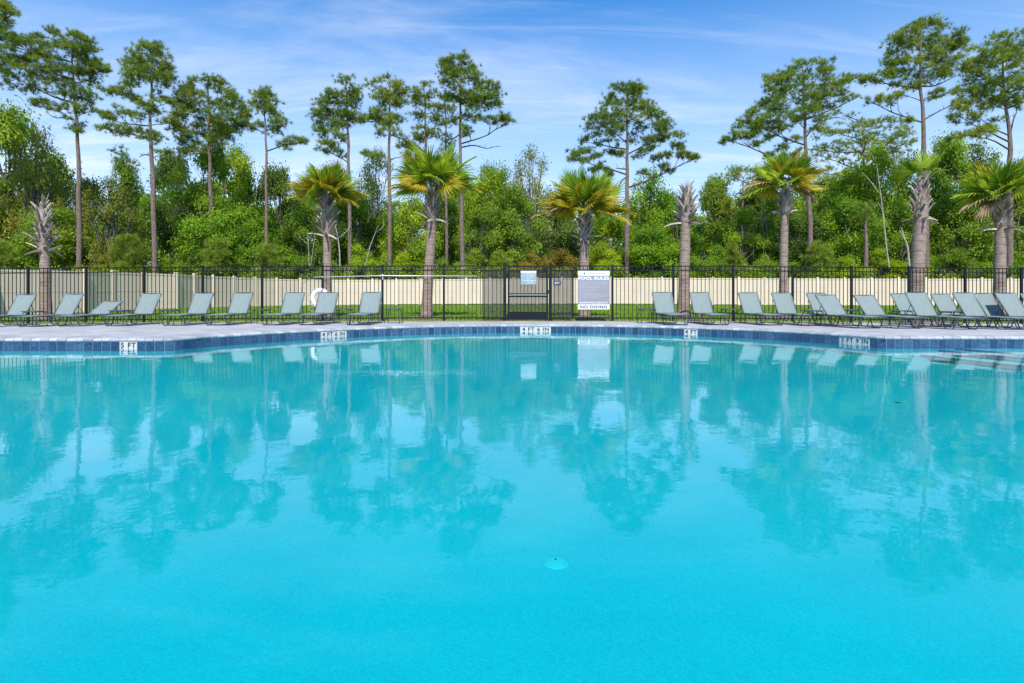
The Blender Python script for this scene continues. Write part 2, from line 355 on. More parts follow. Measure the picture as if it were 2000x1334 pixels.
def floor_depth(x, y):
    q = np.array([x, y]); a_ = np.concatenate([SA[:-1], SE[:-1]]); d = np.concatenate([SA[1:], SE[1:]]) - a_; t = np.clip(((q - a_) * d).sum(1) / np.maximum((d * d).sum(1), 1e-12), 0, 1)
    dist = np.sqrt(((a_ + d * t[:, None] - q) ** 2).sum(1).min())
    u = min(dist / 3.4, 1); return 0.19 + (DEP - 0.19) * (1 - (1 - u) ** 2.0)
fl = MB(); gx = np.linspace(-15.2, 13.7, 110); gy = np.linspace(0.2, 15.6, 70); fxx = []
for x in gx:
    for y in gy:
        i_ = np.searchsorted(SA[:, 0], x); ye = SA[min(max(i_, 0), len(SA) - 1), 1]
        fl.v.append((x, y, -floor_depth(x, y) if y < ye else -0.19))
ny_ = len(gy); fl.f = [(i * ny_ + j, (i + 1) * ny_ + j, (i + 1) * ny_ + j + 1, i * ny_ + j + 1) for i in range(len(gx) - 1) for j in range(ny_ - 1)]
fl.build('pool_floor', MT['plaster'], ps, True)
gr = MB(); vs, fs = ring([p + Vector((0, 0.001, 0)) for p in rim], -0.04, 0.13); gr.add(vs, fs); gr.build('grout_band', MT['grout'], ps)
# water body
wb = MB(); R = [Vector((p.x + (0.03 if p.x > 13 else -0.03 if p.x < -14.9 else 0), p.y + (0.03 if p.y > 1 else -0.03), 0)) for p in rim]
k = len(R)
wb.add([(p.x, p.y, 0) for p in R] + [(p.x, p.y, -DEP - 0.1) for p in R], [tuple(range(k))[::-1], tuple(range(k, 2 * k))] + [(i, (i + 1) % k, (i + 1) % k + k, i + k) for i in range(k)])
wo = wb.build('water', MT['water']); wo['kind'] = 'structure'
import bmesh
bm = bmesh.new(); bm.from_mesh(wo.data); bmesh.ops.recalc_face_normals(bm, faces=bm.faces); bm.to_mesh(wo.data); bm.free()

# text helper
def text_mesh(body, width, height, depth=0.003, bold=0.0, name='lettering', spacing=1.0):
    cu = bpy.data.curves.new('t', 'FONT'); cu.body = body; cu.size = 1; cu.extrude = 0.001; cu.offset = bold
    cu.align_x = 'CENTER'; cu.space_character = spacing; cu.resolution_u = 3
    ob = bpy.data.objects.new('t', cu); col.objects.link(ob)
    dg = bpy.context.evaluated_depsgraph_get(); me = bpy.data.meshes.new_from_object(ob.evaluated_get(dg))
    bpy.data.objects.remove(ob); bpy.data.curves.remove(cu)
    n = len(me.vertices); co = np.empty(n * 3, np.float32); me.vertices.foreach_get('co', co); co = co.reshape(-1, 3)
    mn, mxx = co.min(0), co.max(0); c = (mn + mxx) / 2; s_ = mxx - mn
    q = np.zeros_like(co); q[:, 0] = (co[:, 0] - c[0]) / s_[0] * width; q[:, 2] = (co[:, 1] - c[1]) / s_[1] * height
    q[:, 1] = -(co[:, 2] - mn[2]) / max(s_[2], 1e-6) * depth
    me.vertices.foreach_set('co', q.ravel()); me.materials.clear(); me.name = name; me.update(); return me

# waterline tiles and depth markers
def edge_frame(i):
    a_, b_ = outline[i], outline[i + 1]; d = (b_ - a_).normalized(); return (a_ + b_) / 2, d, (b_ - a_).length
def px_of(p): return CX + p.x / p.y * FPX
markers = [(233, 266, '5 FT'), (624, 674, '4 FT 6 IN'), (1022, 1070, '4 FT 6 IN'), (1334, 1360, '4 FT'), (1644, 1700, '3 FT 9 IN')]
used = set(); spans = []
for x0, x1, body in markers:
    ids = [i for i in range(len(outline) - 1) if x0 - 1 <= px_of(edge_frame(i)[0]) <= x1 + 1]
    spans.append((ids, body)); used |= set(ids)
tb = MB().box((0, 0, 0), (0.145, 0.010, 0.146)); tile_me = tb.mesh('tile', MT['tile'])
cnt = 0
for i in range(len(outline) - 1):
    m_, d, ln = edge_frame(i); px = px_of(m_)
    if px < -90 or px > 2090 or i in used: continue
    o = link('tile', tile_me, ps, (m_.x, m_.y + 0.0, 0.036)); o.rotation_euler = (0, 0, math.atan2(d.y, d.x))
    o.scale = (min(1, (ln - 0.009) / 0.145), 1, 1)
for ids, body in spans:
    a_, b_ = outline[ids[0]], outline[ids[-1] + 1]; c = (a_ + b_) / 2; d = (b_ - a_); wd = d.length - 0.006
    off = max((outline[j] - c).dot(Vector((-d.y, d.x, 0)).normalized()) for j in range(ids[0], ids[-1] + 2))
    mk = MB()
    vv = []; kk = len(ids) + 1
    for j in range(ids[0], ids[-1] + 2):
        p = outline[j]
        e = 0.003 if j == ids[0] else (-0.003 if j == ids[-1] + 1 else 0)
        p = p + d.normalized() * e
        vv += [(p.x, p.y - 0.006, -0.038), (p.x, p.y - 0.006, 0.110), (p.x, p.y + 0.004, 0.110), (p.x, p.y + 0.004, -0.038)]
    ff = []
    for j in range(kk - 1):
        for e in range(4): ff.append((4 * j + e, 4 * j + (e + 1) % 4, 4 * j + 4 + (e + 1) % 4, 4 * j + 4 + e))
    ff += [(3, 2, 1, 0), (4 * kk - 4, 4 * kk - 3, 4 * kk - 2, 4 * kk - 1)]
    mo = mk.add(vv, ff).build('depth_marker', MT['markertile'], ps); mo['label'] = 'white depth marker tile reading ' + body
    te = text_mesh(body, wd * 0.86, 0.092, 0.003, 0.02, 'lettering', 1.15)
    # bend text along the marker
    co = np.empty(len(te.vertices) * 3, np.float32); te.vertices.foreach_get('co', co); co = co.reshape(-1, 3)
    dn = d.normalized()
    for q in co:
        s_ = (q[0] / wd + 0.5) * len(ids); j = min(max(int(s_), 0), len(ids) - 1); tt = s_ - j
        p = outline[ids[0] + j].lerp(outline[ids[0] + j + 1], tt)
        q[2] = 0.052 + q[2]; yy = q[1]; q[0] = p.x + dn.y * 0; q[1] = p.y - 0.0065 + yy
    te.vertices.foreach_set('co', co.ravel()); te.materials.append(MT['inkblack']); te.update()
    link('lettering', te, mo)

# coping stones
cop = resample([p + Vector((0, 0, 0)) for p in curve], 0.152)
prof = [(-0.008, 0.118), (-0.014, 0.130), (-0.014, 0.146), (-0.006, 0.160), (0.010, 0.168), (0.14, 0.171), (0.27, 0.170), (0.27, 0.10), (0.0, 0.112)]
for i in range(len(cop) - 1):
    a_, b_ = cop[i], cop[i + 1]; m_ = (a_ + b_) / 2; px = px_of(m_)
    if px < -100 or px > 2100: continue
    d = (b_ - a_).normalized(); nn = Vector((-d.y, d.x, 0)); ln = (b_ - a_).length
    def nrm(j):
        j0, j1 = max(j - 1, 0), min(j + 1, len(cop) - 1); t_ = (cop[j1] - cop[j0]).normalized(); return Vector((-t_.y, t_.x, 0))
    vv = []
    e = 0.0035; zz = rnd.uniform(-0.003, 0.002); yy = rnd.uniform(-0.004, 0.004)
    for s_, p, n_ in ((1, a_, nrm(i)), (-1, b_, nrm(i + 1))):
        for off, z in prof: vv.append(tuple(p + d * (e * s_) + n_ * (off + yy) + Vector((0, 0, z + zz)) - m_))
    K = len(prof)
    ff = [(j, (j + 1) % K, (j + 1) % K + K, j + K) for j in range(K)] + [tuple(range(K))[::-1], tuple(range(K, 2 * K))]
    MB().add(vv, ff).build('coping_stone', MT['coping'], ps).location = m_

# submerged steps in the shallow corner
SP = [([(8.02, yr), (8.41, 9.67), (9.3, 9.2), (13.4, 8.9)], 0.05), ([(7.72, yr), (8.15, 9.37), (9.2, 8.8), (13.4, 8.4)], 0.08), ([(7.38, yr), (7.79, 8.95), (9.0, 8.3), (13.4, 7.8)], 0.16)]
for pts, dp in SP:
    poly = [(x, y) for x, y in pts] + [(13.45, yr)]
    k = len(poly); m_ = MB()
    zt, zb = -dp, -dp - (0.06 if dp < 0.15 else DEP - dp)
    m_.add([(x, y, zt) for x, y in poly] + [(x, y, zb) for x, y in poly], [tuple(range(k)), tuple(range(k, 2 * k))[::-1]] + [(i, (i + 1) % k, (i + 1) % k + k, i + k) for i in range(k)])
    so_ = m_.build('pool_step', MT['stepplaster'], ps)
    tr = MB(); cp_ = catmull([Vector((x, y, zt + 0.003)) for x, y in pts], 6)
    vv = []
    for p in cp_: vv += [p, p + Vector((0.05, 0, 0)), p + Vector((0.05, 0, 0.004)), p + Vector((-0.004, 0, 0.004)), p + Vector((-0.004, 0, -0.03))]
    ff = [(5 * i + j, 5 * i + 5 + j, 5 * i + 5 + (j + 1) % 5, 5 * i + (j + 1) % 5) for i in range(len(cp_) - 1) for j in range(5)]
    tr.add(vv, ff).build('step_trim', MT['steptrim'], so_)
# floor fittings
for (px, py, dia) in ((1086, 1101, 0.165), (1056, 806, 0.195), (1760, 784, 0.2)):
    dd_ = DEP
    for _ in range(30):
        Y = FPX * (CH + dd_) / (py - HY); dd_ = .5 * dd_ + .5 * floor_depth(wx(px, Y), Y)
    c = Vector((wx(px, Y), Y, -dd_ - .002))
    dr = thing('floor_inlet', c, {1086: 'round white inlet cover on the pool floor nearest the viewer', 1056: 'round white inlet cover far out on the pool floor below the gate sign reflection', 1760: 'round white inlet cover on the pool floor at the shallow right side'}[px], 'inlet cover', 'round covers set in the pool floor')
    m_ = MB(); n = 28; vv = []; 
    rings = [(1.0, 0.0), (1.0, 0.004), (0.9, 0.008), (0.82, 0.008), (0.80, 0.004), (0.76, 0.004), (0.74, 0.009), (0.4, 0.012), (0.05, 0.012)]
    for r_, z in rings:
        for j in range(n): vv.append((math.cos(2 * math.pi * j / n) * r_ * dia / 2, math.sin(2 * math.pi * j / n) * r_ * dia / 2, z))
    ff = [(i * n + j, i * n + (j + 1) % n, (i + 1) * n + (j + 1) % n, (i + 1) * n + j) for i in range(len(rings) - 1) for j in range(n)] + [tuple((len(rings) - 1) * n + j for j in range(n))]
    m_.add(vv, ff).build('cover', MT['drain'], dr)
    MB().tube([(0, dia * 0.25, 0.008), (0, dia * 0.25, 0.016)], 0.007, 8).build('screw', MT['inkblack'], dr)

# ------------------------------------------------------------------ ground sheets
dk = MB()
inner = []
offc = [p for p in resample(curve, 0.3)] + [curve[-1]]
for j, p in enumerate(offc):
    j0, j1 = max(j - 1, 0), min(j + 1, len(offc) - 1); t_ = (offc[j1] - offc[j0]).normalized(); inner.append(p + Vector((-t_.y, t_.x, 0)) * 0.255)
inner = [Vector((-40, yl + 0.255, 0)), Vector((-25, yl + 0.255, 0))] + inner + [Vector((25, yr + 0.255, 0)), Vector((40, yr + 0.255, 0))]
NR = 14; YB = 17.3
vv = []
for p in inner:
    for r_ in range(NR):
        t = r_ / (NR - 1); y = p.y + (YB - p.y) * t; vv.append((p.x, y, gz(p.x, y) - 0.002))
dk.add(vv, [(i * NR + r_, (i + 1) * NR + r_, (i + 1) * NR + r_ + 1, i * NR + r_ + 1) for i in range(len(inner) - 1) for r_ in range(NR - 1)])
dk.add([(-40, -14, .165), (-15.0, -14, .165), (-15.0, yl + .26, .165), (-40, yl + .26, .165)], [(0, 1, 2, 3)])
dk.add([(13.5, -14, .165), (40, -14, .165), (40, yr + .26, .165), (13.5, yr + .26, .165)], [(0, 1, 2, 3)])
dk.add([(-15.0, -14, .165), (13.5, -14, .165), (13.5, YN, .165), (-15.0, YN, .165)], [(0, 1, 2, 3)])
dk.add([(13.5, YN, .165), (-15, YN, .165), (-15, YN, -.04), (13.5, YN, -.04)], [(0, 1, 2, 3)])
o = dk.build('pool_deck', MT['deck'], None, True); o['kind'] = 'structure'
def grid(xs, ys, zf):
    m_ = MB(); ny = len(ys); m_.add([(x, y, zf(x, y)) for x in xs for y in ys], [(i * ny + j, (i + 1) * ny + j, (i + 1) * ny + j + 1, i * ny + j + 1) for i in range(len(xs) - 1) for j in range(ny - 1)]); return m_
xs = [-40 + 1.0 * i for i in range(81)]
def soilz(x, y): return gz(x, y) - 0.008 - 0.03 * sst(17.6, 18.9, y) + 0.012 * math.sin(x * 3.1) * math.sin(y * 5)
o = grid([-40 + .5 * i for i in range(161)], [YB - 0.02 + 0.2 * i for i in range(8)], soilz).build('soil_border', MT['soil'], None, True); o['kind'] = 'structure'
bx = [-900, -300, -120, -60] + xs + [60, 120, 300, 900]
o = grid(bx, [18.42, 18.55, 18.7, 18.9, 19.5, 21, 23, 26, 30, 34, 38, 42.5, 44], lambda x, y: gz(min(max(x, -17), 17), y) - 0.010 - 0.06 * (1 - sst(18.42, 18.7, y))).build('grass_ground', MT['grass'], None, True); o['kind'] = 'structure'
o = grid([-900, -300, -100, 0, 100, 300, 900], [43.9, 60, 90, 200, 600, 1500], lambda x, y: 0.17 - 0.004 * (y < 50)).build('forest_ground', MT['forest']); o['kind'] = 'structure'
gm = MB(); gm.add([(-900, -900, 0.1), (-40, -900, 0.1), (-40, 18, .1), (-900, 18, .1)], [(0, 1, 2, 3)]); gm.add([(40, -900, 0.1), (900, -900, 0.1), (900, 18, .1), (40, 18, .1)], [(0, 1, 2, 3)]); gm.add([(-40, -900, 0.1), (40, -900, .1), (40, -14, .1), (-40, -14, .1)], [(0, 1, 2, 3)])
o = gm.build('lawn_ground', MT['grass']); o['kind'] = 'structure'
# grass blades
rs = np.random.RandomState(3)
def blades(n, x0, x1, y0, y1, h, wd, zf):
    y = y0 * (y1 / y0) ** rs.rand(n); x = x0 + (x1 - x0) * rs.rand(n); lim = 0.9 * y + 1; x = np.clip(x, -lim, lim)
    x = np.where(np.abs(x) >= lim, (rs.rand(n) * 2 - 1) * lim, x)
    z = np.array([zf(a_, b_) for a_, b_ in zip(x, y)]); an = rs.rand(n) * 6.28; hh_ = h * (0.5 + rs.rand(n)) 
    ln = (rs.rand(n, 2) - .5) * h * 1.1
    V = np.empty((n, 3, 3)); 
    V[:, 0] = np.stack([x - np.cos(an) * wd, y - np.sin(an) * wd, z], 1); V[:, 1] = np.stack([x + np.cos(an) * wd, y + np.sin(an) * wd, z], 1)
    V[:, 2] = np.stack([x + ln[:, 0], y + ln[:, 1], z + hh_], 1)
    return V.reshape(-1, 3), np.arange(n * 3).reshape(-1, 3), rs.rand(n)
V, F, va_ = blades(90000, -36, 36, 18.6, 40, 0.055, 0.02, lambda x, y: gz(x, y) - .012)
o = link('grass', np_mesh('grass', V, F, MT['grassblade'], va_)); tag(o, 'short bright green lawn between the black fence and the cream fence', 'grass', None, 'stuff')

# ------------------------------------------------------------------ lounger
def loft_strip(pts, half, th, nx=6, sag=0.0):
    m_ = MB(); k = len(pts)
    for side in (0, 1):
        for i, p in enumerate(pts):
            t_ = (Vector(pts[min(i + 1, k - 1)]) - Vector(pts[max(i - 1, 0)])).normalized(); nrm_ = Vector((0, -t_.z, t_.y))
            for j in range(nx + 1):
                u = -1 + 2 * j / nx; s_ = -sag * (1 - u * u)
                q = Vector(p) + Vector((u * half, 0, 0)) + nrm_ * (s_ + (th if side == 0 else 0)); m_.v.append(tuple(q))
    n = nx + 1
    for side in (0, 1):
        b = side * k * n
        for i in range(k - 1):
            for j in range(nx):
                f = (b + i * n + j, b + i * n + j + 1, b + (i + 1) * n + j + 1, b + (i + 1) * n + j); m_.f.append(f if side == 0 else f[::-1])
    B = k * n
    for i in range(k - 1):
        for j in (0, nx): a_ = i * n + j; m_.f.append((a_, a_ + n, a_ + n + B, a_ + B))
    for i in (0, k - 1):
        for j in range(nx): a_ = i * n + j; m_.f.append((a_, a_ + 1, a_ + 1 + B, a_ + B))
    return m_
def rounded(pts, r=0.06, n=4):
    o = [Vector(pts[0])]
    for i in range(1, len(pts) - 1):
        a_, b_, c_ = Vector(pts[i - 1]), Vector(pts[i]), Vector(pts[i + 1]); u = (a_ - b_); v_ = (c_ - b_)
        rr = min(r, u.length * .45, v_.length * .45); p0 = b_ + u.normalized() * rr; p2 = b_ + v_.normalized() * rr
        for k_ in range(n + 1): t = k_ / n; o.append(p0 * (1 - t) ** 2 + b_ * 2 * t * (1 - t) + p2 * t * t)
    o.append(Vector(pts[-1])); return o
HW, SH = 0.275, 0.275
def make_lounger(ang, label, group):
    t = thing('lounge_chair', (0, 0, 0), label, 'lounge chair', group)
    # origin: ground under the hinge; -Y towards the foot
    loft_strip([(0, -1.22 + 0.09 * i, SH + 0.012 - 0.004 * math.sin(i)) for i in range(14)], HW - 0.012, 0.006, 6, 0.018).build('seat_sling', MT['sling'], t, True)
    c_, s_ = math.cos(ang), math.sin(ang); BL = 0.69
    bp_ = [(0, 0.02 + c_ * BL * u, SH + 0.012 + s_ * BL * u) for u in [i / 9 for i in range(10)]]
    loft_strip(bp_, HW - 0.012, 0.006, 8, 0.014).build('back_sling', MT['sling'], t, True)
    r = 0.0125
    f = MB()
    for sx in (-1, 1): f.tube([(sx * HW, -1.30, SH), (sx * HW, -0.6, SH + .004), (sx * HW, 0.36, SH)], r, 8)
    f.tube(rounded([(-HW, -1.28, SH), (-HW, -1.31, SH - .005), (HW, -1.31, SH - .005), (HW, -1.28, SH)], .03), r, 8)
    f.tube([(-HW, 0.34, SH), (HW, 0.34, SH)], r * .9, 6); f.tube([(-HW, -0.55, SH - .03), (HW, -0.55, SH - .03)], r * .8, 6); f.tube([(-HW, 0.0, SH - .02), (HW, 0.0, SH - .02)], r * .8, 6)
    f.build('seat_frame', MT['frame'], t, True)
    b = MB(); top = Vector((0, 0.02 + c_ * BL, SH + s_ * BL))
    b.tube(rounded([(-HW, 0, SH), (-HW, top.y, top.z), (HW, top.y, top.z), (HW, 0, SH)], .03), r, 8); b.build('back_frame', MT['frame'], t, True)
    br_ = MB(); q = Vector((0, 0.02 + c_ * BL * .52, SH + s_ * BL * .52))
    for sx in (-1, 1): br_.tube([(sx * (HW - .03), q.y, q.z), (sx * (HW - .03), q.y + .11 + .1 * s_, SH)], .008, 6)
    br_.tube([(-(HW - .03), q.y + .05, q.z - .03), (HW - .03, q.y + .05, q.z - .03)], .007, 6); br_.build('back_brace', MT['frame'], t, True)
    for sx in (-1, 1):
        for y0, y1, y2, y3 in ((-1.20, -1.08, -0.86, -0.74), (-0.16, -0.05, 0.17, 0.30)):
            MB().tube(rounded([(sx * (HW + .004), y0, SH - .005), (sx * (HW + .004), y1, 0.014), (sx * (HW + .004), y2, 0.014), (sx * (HW + .004), y3, SH - .005)], .06), r, 8).build('leg', MT['frame'], t, True)
    for y in (-0.97, 0.06): MB().tube([(-HW, y, 0.018), (HW, y, 0.018)], 0.009, 6).build('leg_stretcher', MT['frame'], t, True)
    return t
GRPL = 'grey green sling lounge chairs along the far pool deck'
up = make_lounger(math.radians(56), 'x', GRPL); low = make_lounger(math.radians(31), 'x', GRPL); mid_ = make_lounger(math.radians(47), 'x', GRPL)
protos = {'u': [up, False], 'l': [low, False], 'm': [mid_, False]}
# (hinge centre px, Y, kind, rotation deg, label)
LN = [
 (30, 16.3, 'u', 0, 'grey green lounge chair at the far left end of the row'),
 (123, 16.3, 'u', -3, 'upright lounge chair just right of the bare palm trunk at far left'),
 (192, 16.35, 'l', 0, 'lounge chair with its back lowered far down, third from left'),
 (279, 16.3, 'u', 0, 'upright lounge chair between two side tables, just right of the lowered chair'),
 (384, 16.3, 'u', 0, 'upright lounge chair right of the side table, fifth from the left end'),
 (463, 16.3, 'u', 0, 'upright lounge chair left of the table by the post, sixth from left'),
 (566, 16.2, 'u', 0, 'upright lounge chair immediately left of the white life ring'),
 (633, 16.2, 'u', 0, 'upright lounge chair in front of the white life ring'),
 (720, 16.1, 'u', 0, 'upright lounge chair nearest the gate on its left, beside a lone table'),
 (1300, 16.1, 'u', 0, 'upright lounge chair nearest the gate on its right, left of the bare palm'),
 (1374.5, 16.2, 'u', 0, 'upright lounge chair directly right of the tall bare palm trunk'),
 (1472, 16.2, 'u', 1, 'upright lounge chair third to the right of the pool rules sign'),
 (1539, 16.2, 'u', 2, 'upright lounge chair in front of the slim palm with green crown'),
 (1609, 16.2, 'u', 2, 'lounge chair half hidden behind the lowered chair on the right'),
 (1636, 14.7, 'l2', 7, 'lounge chair with partly lowered back above the 3 FT 9 IN marker'),
 (1712, 14.7, 'm', 5, 'leaning lounge chair in front row, right of the partly lowered one'),
 (1778, 16.2, 'u', 3, 'lounge chair showing only an edge behind the front row at right'),
 (1812, 14.3, 'u', 4, 'front row lounge chair before the leaning palm with few fronds'),
 (1858, 16.1, 'u', 3, 'back row lounge chair behind a side table at right'),
 (1907, 14.3, 'u', 4, 'front row lounge chair left of the last two at the right edge'),
 (1944, 14.75, 'u', 5, 'lounge chair tucked behind its neighbour, third from the right edge'),
 (1992, 14.3, 'u', 4, 'front row lounge chair cut by the right edge of the picture'),
 (2042, 14.6, 'u', 4, 'last lounge chair of the row, only its back corner in view at far right'),
]
for px, Y, kd, rz, lab in LN:
    key = {'l2': 'm'}.get(kd, kd)
    if protos[key][1]: c = copy_tree(protos[key][0])
    else: c = protos[key][0]; protos[key][1] = True
    x = wx(px, Y); c.location = (x, Y, gz(x, Y - .4) + 0.002); c.rotation_euler = (0, 0, math.radians(rz)); c['label'] = lab

# side tables
def make_table():
    t = thing('side_table', (0, 0, 0), 'x', 'side table', 'small dark side tables between the lounge chairs')
    m_ = MB(); n = 32; vv = []; H_ = 0.40; S_ = 0.232
    def sq(a_, s_): c_, q_ = math.cos(a_), math.sin(a_); e = 0.35; return (s_ * abs(c_) ** e * (1 if c_ > 0 else -1), s_ * abs(q_) ** e * (1 if q_ > 0 else -1))
    for s_, z in ((S_ - .006, H_ - .022), (S_, H_ - .016), (S_, H_ - .006), (S_ - .008, H_)):
        for j in range(n): x, y = sq(2 * math.pi * (j + .5) / n, s_); vv.append((x, y, z))
    ff = [(i * n + j, i * n + (j + 1) % n, (i + 1) * n + (j + 1) % n, (i + 1) * n + j) for i in range(3) for j in range(n)] + [tuple(range(n))[::-1], tuple(3 * n + j for j in range(n))]
    m_.add(vv, ff).build('table_top', MT['tabletop'], t)
    for sx in (-1, 1):
        for sy in (-1, 1):
            MB().tube(rounded([(sx * .13, sy * .13, H_ - .03), (sx * .165, sy * .165, H_ - .045), (sx * .195, sy * .195, 0.24), (sx * .20, sy * .20, 0.0)], .05), 0.011, 7).build('leg', MT['frame'], t, True)
    r_ = MB(); [r_.tube([(sx * .13, -.13, H_ - .03), (sx * .13, .13, H_ - .03)], .008, 6) for sx in (-1, 1)]; r_.build('top_rail', MT['frame'], t, True)
    return t
TB = [(67, 15.9, 'side table beside the leftmost lounge chair'), (235, 16.2, 'side table right of the chair with the lowered back'),
      (333, 16.2, 'side table between the fourth and fifth lounge chairs from left'), (511, 16.2, 'side table in front of a fence post, left of the life ring'),
      (672, 16.2, 'side table right of the life ring'), (769, 16.2, 'lone side table with nothing beside it, left of the gate'),
      (1263, 16.2, 'side table left of the first lounge chair right of the rules sign'), (1426, 16.3, 'side table just left of a fence post on the right half'),
      (1588, 14.9, 'side table left of the partly lowered chair on the right'), (1660, 16.3, 'side table behind the front row chairs, mostly hidden between two backs'),
      (1762, 15.6, 'dark side table left of the front row chair by the leaning palm'), (1860, 14.6, 'nearest side table, between two front row chairs on the right')]
tp_ = make_table()
for i, (px, Y, lab) in enumerate(TB):
    c = tp_ if i == 0 else copy_tree(tp_)
    x = wx(px, Y); c.location = (x, Y, gz(x, Y) + .002); c['label'] = lab; c.rotation_euler = (0, 0, math.radians(rnd.uniform(-4, 4)))

# ------------------------------------------------------------------ black metal fence
YF = 18.3
def fx(px): return wx(px, YF)
def fzb(x): return gz(x, YF) + 0.0
FH = 1.70
pm = MB().box((0, 0, 0), (0.016, 0.016, 1.0)).mesh('picket', MT['black'])
def post_obj(parent, x, wd=0.062, h=None, nm='post'):
    h = h or FH + 0.045
    o = MB().box((0, 0, h / 2), (wd, wd, h)).build(nm, MT['blackpost'], parent); o.location = (x, YF, fzb(x) - 0.02)
    c = MB().box((0, 0, h - .012), (wd + .008, wd + .008, .02)); c.add([(-wd / 2, -wd / 2, h - .002), (wd / 2, -wd / 2, h - .002), (wd / 2, wd / 2, h - .002), (-wd / 2, wd / 2, h - .002), (0, 0, h + .014)], [(0, 1, 4), (1, 2, 4), (2, 3, 4), (3, 0, 4)])
    c.build('post_cap', MT['blackpost'], o); return o
def bay(parent, x0, x1, npick):
    z0, z1 = fzb(x0), fzb(x1)
    for nm, h, t_ in (('top_rail', FH - .02, .03), ('upper_rail', FH - .155, .026), ('bottom_rail', 0.07, .028)):
        a_ = Vector((x0 + .033, YF, z0 + h)); b_ = Vector((x1 - .033, YF, z1 + h)); m_ = (a_ + b_) / 2; d = b_ - a_
        o = MB().box((0, 0, 0), (d.length, .028, t_)).build('rail', MT['black'], parent); o.location = m_; o.rotation_euler = (0, -math.atan2(d.z, d.x), 0)
    for i in range(1, npick + 1):
        t = i / (npick + 1); x = x0 + (x1 - x0) * t; z = z0 + (z1 - z0) * t
        o = link('picket', pm, parent, (x, YF, z + .03 + (FH - .04) / 2)); o.scale = (1, 1, FH - .04)
PL = [-60, 55, 168, 281, 396, 512, 630, 747, 867, 986]
PR = [1075, 1196, 1315, 1432, 1548, 1663, 1775, 1885, 1995, 2103]
for pl, lab in ((PL, 'black metal picket fence left of the gate with the rescue pole on it'), (PR, 'black metal picket fence right of the gate carrying the pool rules sign')):
    f = thing('metal_fence', (0, 0, 0), lab, 'fence', 'black metal fence around the pool deck')
    for i, p in enumerate(pl):
        gate_side = p in (986, 1075)
        post_obj(f, fx(p), 0.095 if gate_side else 0.062, FH + .085 if gate_side else None)
        if i: bay(f, fx(pl[i - 1]), fx(p), 14)
    if pl is PL: sx0, sx1 = fx(943), fx(983)
    else: sx0, sx1 = fx(1079), fx(1119)
    m_ = MB().box(((sx0 + sx1) / 2, YF + .018, fzb(0) + .05 + .74), (sx1 - sx0, .003, 1.48)).build('mesh_screen', MT['screen'], f)
    e = sx0 if pl is PL else sx1
    MB().box((e, YF + .02, fzb(0) + .05 + .74), (.022 if pl is PL else .05, .014, 1.48)).build('screen_edge', MT['black'], f)
# gate
g0, g1 = fx(991.5), fx(1070.5); zb = fzb(0.3) + 0.015
g = thing('gate', ((g0 + g1) / 2, YF, zb), 'black metal gate with push bar, kick plate and a small blue grey sign', 'gate')
gw = g1 - g0; GH = FH - 0.03
for sx in (-1, 1): MB().box((sx * (gw / 2 - .03), 0, GH / 2), (.06, .045, GH)).build('stile', MT['blackpost'], g)
iw = gw - .12
for h, t_ in ((GH - .02, .04), (GH - .15, .035), (0.80, .03), (0.72, .045)): MB().box((0, 0, h), (iw, .035, t_)).build('rail', MT['black'], g)
MB().box((0, -.028, 0.765), (iw + .03, .05, .035)).build('push_bar', MT['steel'], g)
MB().box((0, 0, 0.125), (iw, .02, 0.25)).build('kick_plate', MT['blackpost'], g)
for i in range(1, 10):
    o = link('picket', pm, g, (-iw / 2 + iw * i / 10, 0, .25 + (GH - .30) / 2)); o.scale = (1, 1, GH - .30)
MB().box((0, .03, (0.27 + GH - .17) / 2 + .0), (iw, .003, GH - .17 - .27)).build('mesh_screen', MT['screen'], g)
for h in (GH - .3, .12): MB().tube([(-gw / 2 - .012, -.02, h - .06), (-gw / 2 - .012, -.02, h + .06)], .016, 8).build('hinge', MT['black'], g)
MB().box((gw / 2 - .01, -.035, .86), (.05, .05, .12)).build('latch', MT['black'], g)
# signs
def word_line(w_, h_, fill, seed, x0=0.0):
    r_ = random.Random(seed); m_ = MB(); x = -w_ / 2; end = -w_ / 2 + w_ * fill
    while x < end - .01:
        l = min(r_.uniform(.02, .075), end - x); k_ = max(1, int(l / .011))
        for j in range(k_):
            if r_.random() < .9: m_.box((x + (j + .5) * l / k_, 0, r_.uniform(-.0012, .0012)), (l / k_ * .72, .002, h_ * r_.uniform(.75, 1.1)))
        x += l + .013
    return m_
YS = YF - 0.035
sx0, sx1, sy0, sy1 = 1128.6, 1190.6, 529, 604.3
sw = wx(sx1, YS) - wx(sx0, YS); sh = (sy1 - sy0) / FPX * YS; sc0 = P((sx0 + sx1) / 2, (sy0 + sy1) / 2, YS)
s = thing('pool_rules_sign', sc0, 'large grey and white POOL RULES sign with NO DIVING along the bottom', 'sign')
MB().box((0, .004, 0), (sw, .004, sh)).build('sign_board', MT['signgrey'], s)
MB().box((0, .0, sh / 2 - sh * .062), (sw, .003, sh * .124)).build('header_band', MT['signwhite'], s)
MB().box((0, .0, -sh / 2 + sh * .064), (sw, .003, sh * .128)).build('footer_band', MT['signwhite'], s)
def put(par, body, cx_, cz_, w_, h_, mat, bold=0.0, y=-.003, sp=1.0):
    me = text_mesh(body, w_, h_, .0015, bold, 'lettering', sp); me.materials.append(MT[mat]); return link('lettering', me, par, (cx_, y, cz_))
put(s, 'POOL RULES', 0, sh * .308, sw * .955, sh * .082, 'printwhite', .035, -.0, 1.1)
put(s, 'NO DIVING', 0, -sh / 2 + sh * .064, sw * .85, sh * .078, 'ink', .035, -.0025, 1.1)
put(s, 'MAXIMUM POOL DEPTH: 5\'-0"', 0, -sh * .325, sw * .90, sh * .05, 'printwhite', .02, -.0)
